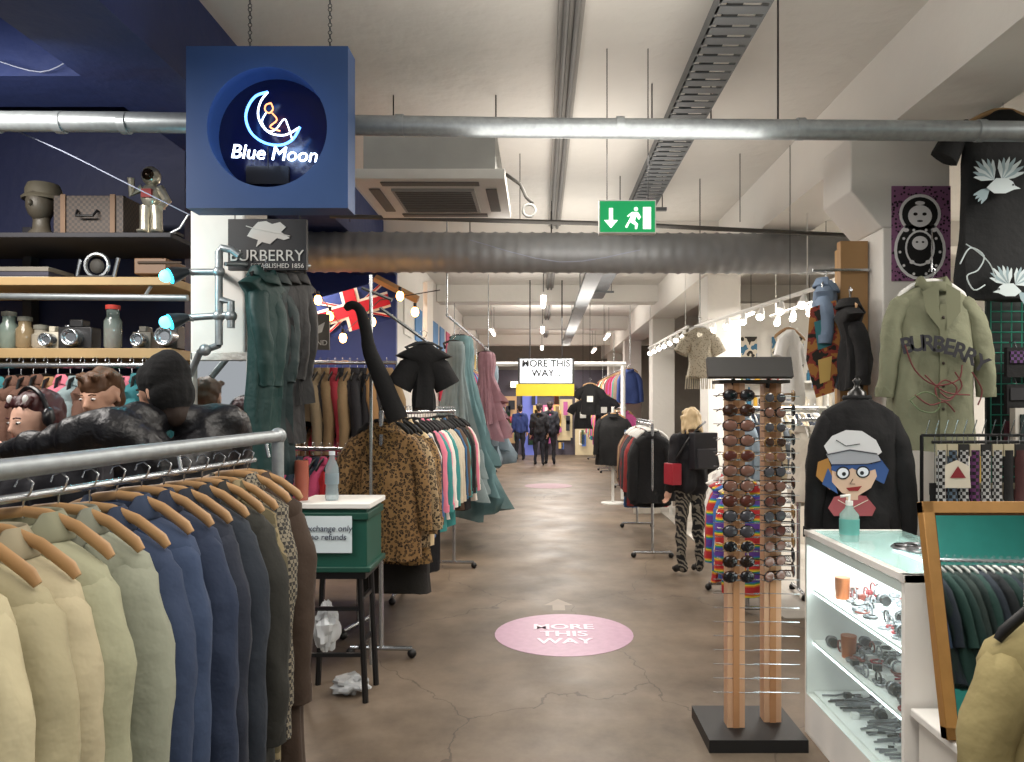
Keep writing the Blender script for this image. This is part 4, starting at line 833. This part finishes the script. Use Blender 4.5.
person('shopper_with_blonde_hair',loc,.35,1.6,fab('#15151a'),fab('#16161a',pat='zig',h2='#7a7468',s=11),M('#101010'),skin2,M('#c8b088',r=.6),'mid',pose=dict(knl=(-.11,.03,.5),elr=(.26,-.02,1.15),wrr=(.2,.16,1.02)),headrot=(-.2,-.2),bulk=1.2,extra=bag)
for i,(x,Y,h,tc,lc,an) in enumerate([(539,20.5,1.72,'#15151a','#1c1e28',0),(550,20.8,1.78,'#20222a','#15151c',0),(520,22.5,1.7,'#2a3a70','#1c1e28',.2)]):
    person('distant_shopper',Vector((P(x,0,Y).x,Y,0)),an,h,fab(tc),fab(lc),M('#101010'),skin,M('#20140e'),'short',vox=.02)
for i in range(4):
    b=MB(); X=3.0+i*.75; b.bx((X,11.93,2.25),(X+.5,11.98,2.75),M(random.choice(['#3a6a8a','#8a3a3a','#c8a040','#404048']),pat='camo',h2='#c8c0b0',s=5)); b.obj('wall_picture')
# ---------------- lights
LS=1.5
def area(x,y,z,sx_,sy,pw,c=(1,.94,.86),rot=(0,0,0)):
    l=bpy.data.lights.new('fill_light','AREA'); l.shape='RECTANGLE'; l.size=sx_; l.size_y=sy; l.energy=pw*LS; l.color=c  # area fill added for brightness, without a modelled fixture
    o=bpy.data.objects.new('fill_light',l); col.objects.link(o); o.location=(x,y,z); o.rotation_euler=rot
def point(x,y,z,pw,c=(1,.95,.88),r=.15):
    l=bpy.data.lights.new('lamp','POINT'); l.energy=pw; l.color=c; l.shadow_soft_size=r
    o=bpy.data.objects.new('lamp',l); col.objects.link(o); o.location=(x,y,z)
for y,pw in((.5,36),(2.4,26),(5.2,34),(8.6,44),(12,75),(16,90),(20,110),(23.5,90)): area(.4,y,3.15,1.0,1.6,pw)  # overhead fill standing in for general ceiling lighting
for y in(1.2,3.2,6,8.2,11,15.5,20): area(.4,y,2.85,1.5,1.2,13 if y<9 else 34,rot=(math.pi,0,0))  # upward fill added to brighten the ceiling, no such lamps there
area(-2.9,2.4,3.2,1,1,40,(1,.95,.9)); area(-2.6,7.3,3.1,.8,.8,75,(1,.85,.7)); area(3.6,3.2,3.2,1,1,60); area(3.8,8.4,2.9,2,2,160); area(3.9,-1,3.2,1,1,50)  # added fills over the side stalls and behind the camera
area(-3.0,3.2,3.1,1.2,.3,26,(1,.95,.88),rot=(.8,0,0))  # tilted fill added to lift the left shop shelves
point(P(174,0,3.8).x-.1,3.7,P(0,276,3.8).z,3,(.2,.85,1),.04)
point(-1.25,3.25,2.9,2,(.4,.6,1),.05)
area(1.5,3.15,.93,.3,.8,5,(.95,1,1))  # small fill inside the display case, boosting its light strips
w=bpy.data.worlds.new('World'); sc.world=w; w.use_nodes=True; w.node_tree.nodes['Background'].inputs[0].default_value=(.95,.96,1,1); w.node_tree.nodes['Background'].inputs[1].default_value=.5
cam=bpy.data.cameras.new('Camera'); co=bpy.data.objects.new('Camera',cam); col.objects.link(co); co.location=(0,0,H); co.rotation_euler=(math.pi/2,0,0)
cam.sensor_fit='HORIZONTAL'; cam.sensor_width=36; cam.lens=F/1024*36; cam.shift_x=-(VX-512)/1024; cam.shift_y=(VY-381)/1024; cam.clip_start=.05
sc.camera=co
sc.view_settings.view_transform='Standard'
print('verts',sum(len(o.data.vertices) for o in bpy.data.objects if o.type=='MESH'))
